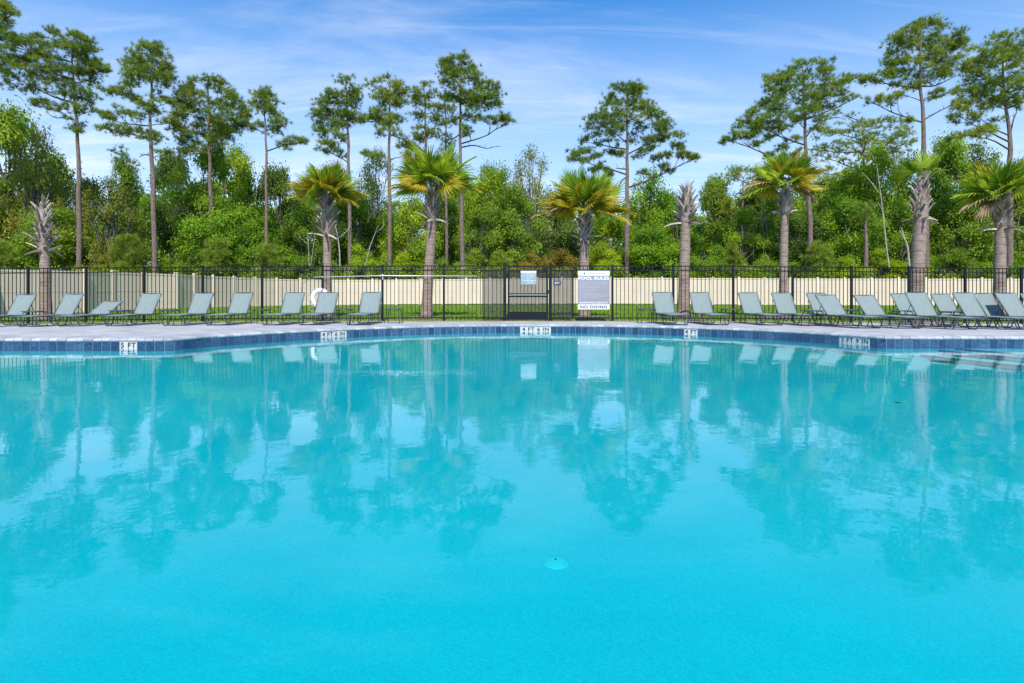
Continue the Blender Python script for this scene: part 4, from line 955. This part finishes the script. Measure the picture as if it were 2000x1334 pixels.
def tree(label, px, ytop, ybot, wpx, Y, mat, kind, name='broadleaf_tree', cat='tree', grp='trees beyond the cream fence', barkm='treebark', v=None):
    s_ = FPX / Y; tree_i[0] += 1; i = tree_i[0]; rs_ = random.Random(i * 13)
    cme, tme = TM[kind][i % 4 if v is None else v]
    zt_ = wz(ytop, Y); zb_ = 0.15 if ybot is None else wz(ybot, Y)
    base = Vector((wx(px, Y), Y, zb_)); t = thing(name, base, label, cat, grp)
    sx = (wpx / 2 / s_) / 3.2; sz = (zt_ - zb_) / 7.5; rz = rs_.uniform(0, 6.28)
    for nm, me, mm in (('crown', cme, mat), ('trunk', tme, barkm)):
        o = link(nm, me, t); o.scale = (sx, sx, sz); o.rotation_euler = (0, 0, rz)
        o.material_slots[0].link = 'OBJECT'; o.material_slots[0].material = MT[mm]
    return t
TR = [
 (15, 212, 230, 58, 'mid', 'full', 'tall mid green oak reaching into the left edge of the picture'),
 (70, 245, 150, 54, 'olive', 'sparse', 'open olive branched tree in front of the tall oak at left'),
 (85, 290, 150, 60, 'dark', 'sparse', 'dark open branched tree behind the leftmost bare palm'),
 (-30, 330, 200, 56, 'mid', 'full', 'mid green tree filling the lower left edge'),
 (150, 320, 130, 54, 'olive', 'tiered', 'brownish budding tree wrapped round the broad left pine'),
 (215, 345, 170, 50, 'olive', 'sparse', 'golden brown budding tree between the two left pines'),
 (250, 312, 90, 62, 'vivid', 'full', 'small bright green dome behind the brown budding tree'),
 (120, 400, 180, 50, 'mid', 'full', 'low mid green tree right of the leftmost bare palm'),
 (345, 300, 110, 60, 'dark', 'full', 'dark tree in the gap right of the straight pine'),
 (395, 275, 160, 52, 'yellowgreen', 'tiered', 'yellow green layered tree under the rounded pine crown'),
 (465, 285, 130, 55, 'yellowgreen', 'full', 'yellow green tree left of the thin young pine'),
 (440, 375, 170, 49, 'vivid', 'full', 'bright green tree low between rounded pine and thin pine'),
 (545, 328, 110, 58, 'dark', 'full', 'dark glossy tree just right of the thin young pine'),
 (590, 395, 130, 52, 'mid', 'full', 'mid green tree left of the second palm'),
 (500, 420, 120, 48, 'vivid', 'full', 'light green tree in front at the thin pine foot'),
 (735, 296, 120, 58, 'dark', 'sparse', 'dark open evergreen between the first and second green palms'),
 (700, 380, 140, 54, 'mid', 'full', 'mid green tree behind the slim left leaning pine trunk'),
 (800, 390, 130, 50, 'yellowgreen', 'full', 'yellow green tree left of the tallest palm trunk'),
 (870, 330, 110, 60, 'mid', 'full', 'mid green tree behind the tallest palm crown'),
 (955, 305, 120, 57, 'yellowgreen', 'full', 'light green tree right of the tall central pine'),
 (1035, 282, 125, 55, 'pale', 'sparse', 'pale grey green tree with thin twigs left of the yellow palm'),
 (940, 400, 120, 50, 'mid', 'tiered', 'darker layered tree low right of the central pine trunk'),
 (1000, 370, 140, 52, 'mid', 'full', 'mid green tree standing below the pale twiggy tree'),
 (1090, 400, 120, 56, 'dark', 'full', 'dark tree behind the palm with the widest yellow fronds'),
 (1190, 425, 110, 50, 'yellowgreen', 'full', 'rounded yellow green tree right of the yellow frond palm'),
 (1272, 345, 150, 58, 'vivid', 'full', 'vivid green domed tree between solitary pine and bare palm'),
 (1330, 385, 110, 54, 'vivid', 'full', 'bright green tree directly behind the right bare palm'),
 (1270, 440, 150, 48, 'vivid', 'full', 'bright green bushy tree low right of the solitary pine'),
 (1400, 355, 110, 60, 'mid', 'full', 'soft green tree right of the right hand bare palm'),
 (1440, 400, 120, 52, 'yellowgreen', 'tiered', 'yellowish layered tree left of the slim palm'),
 (1510, 380, 120, 56, 'mid', 'full', 'mid green tree behind the slim palm trunk'),
 (1620, 330, 130, 57, 'mid', 'full', 'mid green tree right of the wide leaning pine trunk'),
 (1560, 420, 130, 50, 'dark', 'full', 'darker tree low behind the wide leaning pine trunk'),
 (1700, 290, 170, 54, 'yellowgreen', 'full', 'broad green tree between wide pine and double stemmed pine'),
 (1660, 380, 150, 50, 'vivid', 'full', 'fresh green tree low in front of the broad green one'),
 (1765, 290, 120, 57, 'vivid', 'full', 'vivid green tree left of the double stemmed pine'),
 (1850, 268, 130, 56, 'vivid', 'full', 'vivid green tree right of the double stemmed pine'),
 (1920, 285, 130, 58, 'dark', 'full', 'dark green tree left of the forking edge pine'),
 (1870, 360, 150, 51, 'mid', 'full', 'mid green tree left of the rightmost palm'),
 (2010, 290, 150, 55, 'dark', 'full', 'dark green tree at the right edge behind the last palm'),
 (1990, 380, 150, 50, 'mid', 'tiered', 'mid green tree low at the right edge'),
 (1760, 400, 130, 49, 'mid', 'full', 'mid green tree low left of the leaning palm'),
 (1580, 345, 150, 61, 'mid', 'full', 'green tree behind the wide leaning pine, between two taller crowns'),
 (1480, 345, 110, 61, 'dark', 'full', 'dark green tree left of the wide leaning pine trunk'),
 (655, 330, 100, 61, 'dark', 'full', 'dark tree directly behind the crown of the first green palm'),
 (2090, 330, 170, 56, 'mid', 'full', 'mid green tree just past the right edge'),
]
for px, yt, wd_, Y, mt, kd, lab in TR: tree(lab, px, yt, None, wd_, Y, mt, kd)
# shrubs along the back fence line
SHR = [(-10, 495, 110, 'vivid'), (60, 480, 110, 'vivid'), (130, 488, 100, 'mid'), (190, 490, 90, 'olive'), (345, 478, 90, 'mid'), (390, 470, 90, 'dark'), (470, 480, 100, 'vivid'), (560, 470, 100, 'vivid'), (600, 485, 80, 'mid'),
       (655, 490, 80, 'yellowgreen'), (700, 470, 90, 'yellowgreen'), (750, 482, 90, 'yellowgreen'), (810, 470, 100, 'yellowgreen'), (860, 485, 80, 'mid'), (925, 478, 90, 'mid'), (1050, 480, 90, 'gold'), (1100, 470, 100, 'gold'),
       (1000, 492, 70, 'mid'), (1190, 480, 90, 'yellowgreen'), (1250, 478, 90, 'vivid'), (1310, 470, 110, 'vivid'), (1370, 485, 90, 'mid'), (1400, 470, 90, 'vivid'), (1500, 485, 100, 'mid'), (1560, 490, 90, 'vivid'),
       (1640, 480, 110, 'yellowgreen'), (1720, 478, 110, 'yellowgreen'), (1790, 485, 100, 'vivid'), (1850, 470, 120, 'mid'), (1900, 488, 110, 'olive'), (1960, 480, 120, 'vivid'), (2020, 470, 110, 'mid')]
cn = {'vivid': 'bright green', 'mid': 'mid green', 'olive': 'olive brown', 'dark': 'dark green', 'yellowgreen': 'yellow green', 'gold': 'golden orange'}
SPOT = ['at the left edge', 'behind the leftmost bare palm', 'right of the leftmost bare palm', 'left of the straight pine trunk', 'right of the straight pine trunk', 'left of the rounded pine trunk', 'right of the rounded pine trunk', 'right of the thin pine trunk', 'left of the first green palm trunk',
        'directly right of the first green palm trunk', 'right of the slim pine trunk', 'left of the domed pine trunk', 'left of the tallest palm trunk', 'right of the tallest palm trunk', 'right of the central pine trunk', 'above the gate', 'left of the yellow palm trunk',
        'left of the gate top', 'above the pool rules sign', 'right of the solitary pine trunk', 'left of the tall bare palm', 'right of the tall bare palm', 'second right of the tall bare palm', 'left of the slim palm trunk', 'right of the slim palm trunk',
        'right of the wide leaning pine', 'midway between slim palm and leaning palm', 'beside the leaning palm trunk', 'right of the leaning palm trunk', 'between leaning palm and last palm', 'beside the last palm trunk', 'at the right edge']
for i, (px, yt, wd_, mt) in enumerate(SHR):
    tree(cn[mt] + ' shrub rising behind the cream fence ' + SPOT[i], px, yt, None, wd_, 46.8 + (i * 37 % 5) * .5, mt, 'shrub', 'shrub', 'shrub', 'shrubs along the back of the cream fence')
# sapling pines
for i, (px, yt, wd_, lab) in enumerate(((248, 455, 60, 'bushy young pine left of the straight pine trunk'), (424, 462, 55, 'bushy young pine right of the rounded pine trunk'), (525, 478, 50, 'small young pine at the foot of the thin pine'),
        (975, 487, 50, 'round bright young pine left of the gate'), (1432, 478, 45, 'young pine left of the slim palm'), (1598, 470, 60, 'young pine right of the wide pine trunk'), (8, 470, 40, 'young pine at the left picture edge'))):
    pine(lab, 46, [(px, 540), (px, 520), (px + 1, yt)], [(yt, px - 8, px + 8), (yt + 12, px - wd_ * .28, px + wd_ * .28), (yt + 30, px - wd_ * .5, px + wd_ * .5), (yt + 50, px - wd_ * .5, px + wd_ * .5), (yt + 70, px - wd_ * .4, px + wd_ * .4)], 60 + i, [], 1.7, r0=2.5, mat='pine2', name='young_pine', cat='young pine', grp='young pines behind the cream fence')
# bare pale stems
def stem(label, Y, pts, r_, br, bk='palebark'):
    q = [P(x, y, Y) for x, y in pts]; b = q[0].copy(); t = thing('bare_tree', b, label, 'bare tree', 'thin bare stems among the trees')
    r_ *= .6; c = catmull([p - b for p in q], 5); m_ = MB(); m_.tube(c, [r_ * (1 - .7 * i / len(c)) for i in range(len(c))], 6, False); m_.build('trunk', MT[bk], t, True)
    for bp0 in br:
        qq = [P(x, y, Y) - b for x, y in bp0]; qq = catmull(qq, 4)
        for i, p in enumerate(qq): p.y = .15 * i
        MB().tube(qq, [r_ * .55 * (1 - .7 * i / len(qq)) for i in range(len(qq))], 5, False).build('branch', MT[bk], t, True)
stem('pale forked dead stem just right of the first green palm', 45, [(664, 520), (663, 490), (660, 465), (656, 445), (652, 425)], .10, [[(660, 465), (668, 455), (674, 440), (675, 420)]])
stem('pale leaning stem left of the domed pine trunk', 45, [(713, 520), (722, 485), (733, 455), (739, 440)], .07, [[(733, 455), (745, 440), (742, 425)]])
stem('slender twin grey stems left of the first green palm', 45, [(604, 520), (602, 480), (600, 450)], .05, [[(606, 520), (607, 480), (605, 455)], [(602, 480), (590, 470), (575, 462)]])
stem('pale forked trunk left of the leaning palm', 46, [(1776, 520), (1772, 480), (1765, 465), (1757, 450)], .16, [[(1772, 485), (1776, 460), (1779, 440)]])
stem('thin leaning brown stem between slim palm and leaning palm', 46, [(1737, 525), (1731, 480), (1726, 430), (1720, 380), (1712, 320)], .12, [[(1728, 440), (1735, 415), (1733, 390)], [(1720, 380), (1708, 350), (1700, 330)]])
stem('dark crooked trunk right of the slim palm', 58, [(1610, 520), (1608, 460), (1603, 420), (1600, 380)], .2, [[(1606, 440), (1618, 410), (1625, 380)], [(1602, 410), (1595, 385), (1590, 370)]], 'treebark')
for i, (px, yb) in enumerate(((1458, 400), (1472, 395), (1492, 390), (1500, 400), (1552, 420))):
    stem(['dark thin pine stem farthest left of five by the slim palm', 'second dark thin stem left of the slim palm', 'third dark thin stem left of the slim palm', 'thin stem closest left of the slim palm', 'thin dark stem just right of the slim palm'][i], 52, [(px, 525), (px - 1, 470), (px - 6, yb)], .14, [[(px - 3, 440), (px - 14, 420), (px - 18, 400)]], 'treebark')

# far wood closing the horizon
rs_ = np.random.RandomState(77); C = []; Rr = []
for i in range(1900):
    Y = rs_.uniform(72, 88); px = rs_.uniform(-160, 2160); top = 395 + 25 * math.sin(px * .011) + 18 * math.sin(px * .037 + 1)
    py = rs_.uniform(top, 566); C.append(list(P(px, py, Y))); Rr.append(rs_.uniform(1.0, 1.9))
V, F, va_ = leafcloud(rs_, 200000, np.array(C), np.array(Rr), .24, .8, .3)
o = link('woodland', np_mesh('woodland', V, F, MT['mid'], va_)); tag(o, 'dark far wood seen in the gaps between the nearer trees', 'woodland', None, 'stuff')
rs_ = np.random.RandomState(78); C = []; Rr = []
for i in range(520):
    px = rs_.uniform(-120, 2120); Y = rs_.uniform(44.5, 48); z = rs_.uniform(.4, 2.6); x = wx(px, Y); C.append([x, Y, z]); Rr.append(rs_.uniform(.35, .7))
V, F, va_ = leafcloud(rs_, 60000, np.array(C), np.array(Rr), .07, .8, .3)
o = link('undergrowth', np_mesh('undergrowth', V, F, MT['yellowgreen'], va_)); tag(o, 'low bright undergrowth just above the cream fence top', 'undergrowth', None, 'stuff')

# ------------------------------------------------------------------ palms
def frond_meshes(seed, L1=.62, L2=.85, nl=46, droop=.55, half=125):
    rs_ = random.Random(seed)
    # petiole along +X rising a little then arching down
    pet = [Vector((L1 * u, 0, .10 * math.sin(u * 1.6))) for u in (0, .25, .5, .75, 1)]
    hub = pet[-1]; V = []; F = []; va_ = []
    costa = [Vector((L1 + .38 * u, 0, hub.z - .16 * u * u)) for u in (0, .33, .66, 1)]
    for i in range(nl):
        a_ = math.radians(-half + 2 * half * i / (nl - 1)); c_ = 1 - abs(a_) / math.radians(half)
        st_ = hub + (costa[-1] - hub) * (c_ ** 1.5); l = L2 * (.62 + .38 * c_) * rs_.uniform(.9, 1.08); d = Vector((math.cos(a_ * .82), math.sin(a_ * .82), .10))
        side = Vector((-d.y, d.x, 0)).normalized(); k_ = 6; b = len(V); vv_ = rs_.random(); dr = droop * rs_.uniform(.75, 1.35)
        for j in range(k_ + 1):
            t = j / k_; p = st_ + d * l * (t - .12 * t * t * dr) + Vector((0, 0, -dr * l * max(0, t - .25) ** 2)); w_ = .026 * (1.0 if .15 < t < .5 else (.75 + t) if t <= .15 else max(0.05, 1 - (t - .5) / .5))
            tw = Vector((0, 0, .010 if i % 2 else -.010))
            V.append(p - side * w_ + tw); V.append(p + side * w_ - tw)
        for j in range(k_): F.append((b + 2 * j, b + 2 * j + 1, b + 2 * j + 3, b + 2 * j + 2)); va_.append(vv_ * .8 + .1)
    V = np.array([list(v_) for v_ in V]); lm = np_mesh('leaf_fan', V, np.array(F), MT['palm'], np.array(va_))
    pm_ = MB().tube(pet + costa[1:], [.020, .017, .015, .013, .012, .009, .006, .003], 5).mesh('petiole', MT['stalk'], True)
    return lm, pm_
FR = [frond_meshes(200 + i, droop=.14 + .10 * i) for i in range(5)]
# a leaf base (boot): tapered, slightly curved, split wedge
def boot_mesh(seed):
    r_ = random.Random(seed); m_ = MB(); L_ = .34 * r_.uniform(.85, 1.15); k_ = 6; vv = []
    for j in range(k_ + 1):
        t = j / k_; x = L_ * t; z = .05 * math.sin(t * 2.2); w_ = .052 * (1 - .62 * t) if j else .06; h = .020 * (1 - .4 * t)
        vv += [(x, -w_, z - h * .2), (x, 0, z + h), (x, w_, z - h * .2), (x, 0, z - h)]
    ff = [(4 * j + e, 4 * j + (e + 1) % 4, 4 * j + 4 + (e + 1) % 4, 4 * j + 4 + e) for j in range(k_) for e in range(4)] + [(3, 2, 1, 0), (4 * k_, 4 * k_ + 1, 4 * k_ + 2, 4 * k_ + 3)]
    return m_.add(vv, ff).mesh('leaf_base', MT['boot'])
BT = [boot_mesh(i) for i in range(4)]
spike_me = MB().tube([(0, 0, 0), (.25, 0, .0), (.55, 0, .03)], [.022, .016, .006], 5).mesh('bare_stalk', MT['boot'], True)
def palm(label, Yp_, base_px, top, boots, r_b, r_t, fr=0, scale=1.0, seed=0, yellow=.4, dead=0, spikes=0, bw=1.0, crown=None, low=-20, name='palm_tree', custom=(), spread=360, hang=0):
    """top: (px,py) of the trunk top (centre of the crown); boots: (y_low, y_high)"""
    rs_ = random.Random(seed); s_ = FPX / Yp_; x0 = wx(base_px, Yp_); z0 = gz(x0, Yp_) - .02; base = Vector((x0, Yp_, z0)); tpnt = P(top[0], top[1], Yp_) - base
    t = thing(name, base, label, 'palm tree', 'palm trees planted just behind the black fence'); K = 26; H_ = tpnt.z; m_ = MB()
    def at(z): u = z / H_; return Vector((tpnt.x * u ** 1.3, 0, z))
    zl = wz(boots[0], Yp_) - z0; zh = wz(boots[1], Yp_) - z0
    def rad(z): 
        u = min(z / zl, 1); r_ = r_b + (r_t - r_b) * u + .05 * math.exp(-z / .25)
        return r_ * (1 + .018 * math.sin(z * 31 + seed) + .012 * math.sin(z * 17)) if z <= zl else r_ * (1 + .25 * math.sin(min((z - zl) / max(zh - zl, .1), 1) * 3.0) - .5 * (z - zl) / max(H_ - zl, .1))
    m_.tube([at(H_ * i / K) for i in range(K + 1)], [rad(H_ * i / K) for i in range(K + 1)], 14); m_.build('trunk', MT['palmtrunk'], t, True)
    nb = 72; flare = 12 if bw > 1.15 and spikes else 0
    for i in range(nb):
        u = i / (nb - 1); z = zl - .05 + (zh - zl + .08) * u; az = i * 2.39996 + rs_.uniform(-.2, .2); el = math.radians(rs_.uniform(58, 76) + 8 * u) if u > .10 else math.radians(rs_.uniform(-35, 30))
        if bw > 1.15 and .08 < u < .5: el = math.radians(rs_.uniform(35, 66))
        o = link('leaf_base', BT[i % 4], t); p = at(z) + Vector((math.cos(az), math.sin(az), 0)) * rad(z) * .82
        o.location = p; o.rotation_euler = (Matrix.Rotation(az, 3, 'Z') @ Matrix.Rotation((1 if i % 2 else -1) * rs_.uniform(.25, .65), 3, 'X') @ Matrix.Rotation(-el, 3, 'Y')).to_euler(); sc_ = (1.15 - .3 * u) * rs_.uniform(.85, 1.2); o.scale = (sc_ * bw, sc_ * 1.1, sc_ * 1.3)
    for i in range(flare):
        az = i * 2.39996 + seed; z = zl + (zh - zl) * (.12 + .38 * i / flare); el = math.radians(rs_.uniform(2, 40)); o = link('leaf_base', BT[i % 4], t); o.location = at(z) + Vector((math.cos(az), math.sin(az), 0)) * rad(z) * .7
        o.rotation_euler = (Matrix.Rotation(az, 3, 'Z') @ Matrix.Rotation(-el, 3, 'Y')).to_euler(); k_ = rs_.uniform(.65, .95); o.scale = (k_, .8, .9)
    for i in range(spikes):
        az = i * 2.1 + seed; o = link('bare_stalk', spike_me, t); o.location = at(H_ - .08); el = math.radians(rs_.uniform(68, 84)); k_ = rs_.uniform(.8, 1.2); o.scale = (k_, k_, k_)
        o.rotation_euler = (Matrix.Rotation(az, 3, 'Z') @ Matrix.Rotation(-el, 3, 'Y')).to_euler()
    def frond(az, el, sc_, mat, vi, roll=0):
        lm, pm2 = FR[vi]; hold = link('petiole', pm2, t); hold.location = at(min(H_, zh + .1)) if el < 1.2 else at(H_)
        hold.rotation_euler = (Matrix.Rotation(az, 3, 'Z') @ Matrix.Rotation(-el, 3, 'Y') @ Matrix.Rotation(roll, 3, 'X')).to_euler(); sc_ *= .88; hold.scale = (sc_, sc_, sc_)
        if mat == 'palmdead': hold.scale = (sc_, sc_ * (.4 if el < -.6 else .8), sc_); hold.material_slots[0].link = 'OBJECT'; hold.material_slots[0].material = MT['boot']
        lf = link('leaf_fan', lm, hold); lf.material_slots[0].link = 'OBJECT'; lf.material_slots[0].material = MT[mat]
        if mat != 'palm': lf['label'] = 'yellowing frond' if mat == 'palmyellow' else 'dead brown frond'
    fr = int(fr * 1.45)
    for i in range(fr):
        u = (i + .5) / fr; el = math.radians(low + (66 - low) * u ** .85); az = i * 2.39996 + seed
        yl_ = rs_.random() < yellow * (1.5 if u < .45 else .5)
        frond(az, el, scale * rs_.uniform(.85, 1.08), 'palmyellow' if yl_ else 'palm', rs_.randrange(5) if u < .6 else rs_.randrange(2), rs_.choice((-1, 1)) * rs_.uniform(.3, 1.25))
    for az, el, sc_, mat, vi in custom: frond(math.radians(az), math.radians(el), sc_, mat, vi, rs_.uniform(-.3, .3))
    # mulch ring
    rg = MB(); n = 30; rr2 = .85 + .15 * rs_.random(); vv = [(x0, Yp_ - .1, gz(x0, Yp_) + .05)]
    for q in (.35, .7, 1):
        for j in range(n): a_ = 2 * math.pi * j / n; r2 = rr2 * q * (1 + .08 * math.sin(3 * a_ + seed)); x, y = x0 + r2 * math.cos(a_) * 1.15, Yp_ - .1 + r2 * math.sin(a_); vv.append((x, y, gz(x, y) + (.045 if q < .5 else .035 if q < .9 else -.012) + rs_.uniform(-.008, .008)))
    ff = [(0, 1 + j, 1 + (j + 1) % n) for j in range(n)] + [(1 + k_ * n + j, 1 + (k_ + 1) * n + j, 1 + (k_ + 1) * n + (j + 1) % n, 1 + k_ * n + (j + 1) % n) for k_ in range(2) for j in range(n)]
    o = rg.add(vv, ff).build('mulch_bed', MT['mulch'], None, False); o['kind'] = 'structure'
    return t
PY = 20.0
palm('dead palm trunk with bare spiky leaf stubs at far left', PY, 90, (84, 402), (488, 410), .175, .15, 0, seed=1, spikes=4, bw=1.22)
palm('palm with round green and yellow crown left of the rescue pole middle', PY, 640, (638, 378), (462, 392), .155, .135, 24, .86, 2, .6, bw=1.25, low=-5, custom=[(0, 8, .95, 'palmyellow', 3), (-20, -8, .85, 'palmyellow', 4), (180, 5, .9, 'palm', 3)])
palm('tallest palm with spreading green fronds, left of the gate', PY, 833, (850, 364), (430, 372), .185, .15, 22, 1.02, 3, .22, bw=1.1, low=-8, custom=[(0, 0, 1.05, 'palmyellow', 3), (-15, 12, 1.05, 'palm', 2), (180, 2, 1.1, 'palmyellow', 3), (195, 15, 1.0, 'palm', 3), (170, 28, 1.0, 'palm', 1)])
palm('short palm with the widest orange yellow fronds behind the pool rules sign', PY, 1141, (1142, 408), (470, 418), .175, .155, 21, 1.02, 4, .65, bw=1.15, low=0, custom=[(-5, 0, 1.15, 'palmyellow', 2), (-25, -12, 1.1, 'palmyellow', 3), (185, -2, 1.15, 'palmyellow', 2), (200, 12, 1.1, 'palmyellow', 3), (205, 3, .95, 'palmdead', 4)])
palm('tall dead palm trunk topped with bare stubs, right of the sign', PY - .3, 1335, (1341, 372), (436, 376), .20, .16, 0, seed=5, spikes=4, bw=1.2)
palm('slimmest palm with a compact green and yellow crown', PY + .3, 1529, (1534, 362), (418, 368), .145, .125, 20, .84, 6, .5, bw=.95, low=-10, custom=[(180, 2, 1.0, 'palmdead', 3), (172, -10, 1.0, 'palm', 3), (0, 22, 1.0, 'palmyellow', 1), (-5, -22, .8, 'palmdead', 4)])
palm('leaning palm with only a few green fronds and hanging dead leaves', PY - .8, 1789, (1802, 352), (428, 360), .22, .19, 0, seed=7, bw=1.05, custom=[(20, 62, .75, 'palm', 1), (170, 50, .7, 'palm', 2), (-60, 55, .65, 'palm', 0), (60, 75, .75, 'palm', 1), (0, 30, .55, 'palm', 2), (-150, -72, .62, 'palmdead', 4), (-120, -78, .7, 'palmdead', 3), (-60, -75, .55, 'palmdead', 4), (190, -74, .85, 'palmdead', 4), (250, -80, .8, 'palmdead', 4)])
palm('rightmost palm with a full green crown and brown drooping fronds', PY, 1951, (1956, 382), (448, 390), .19, .17, 21, .92, 8, .12, bw=1.1, low=-5, custom=[(190, -12, 1.1, 'palmdead', 3), (205, -28, 1.0, 'palmdead', 4), (180, 5, 1.05, 'palm', 3), (-40, -5, .9, 'palmyellow', 2), (-10, 15, .95, 'palmdead', 3)])
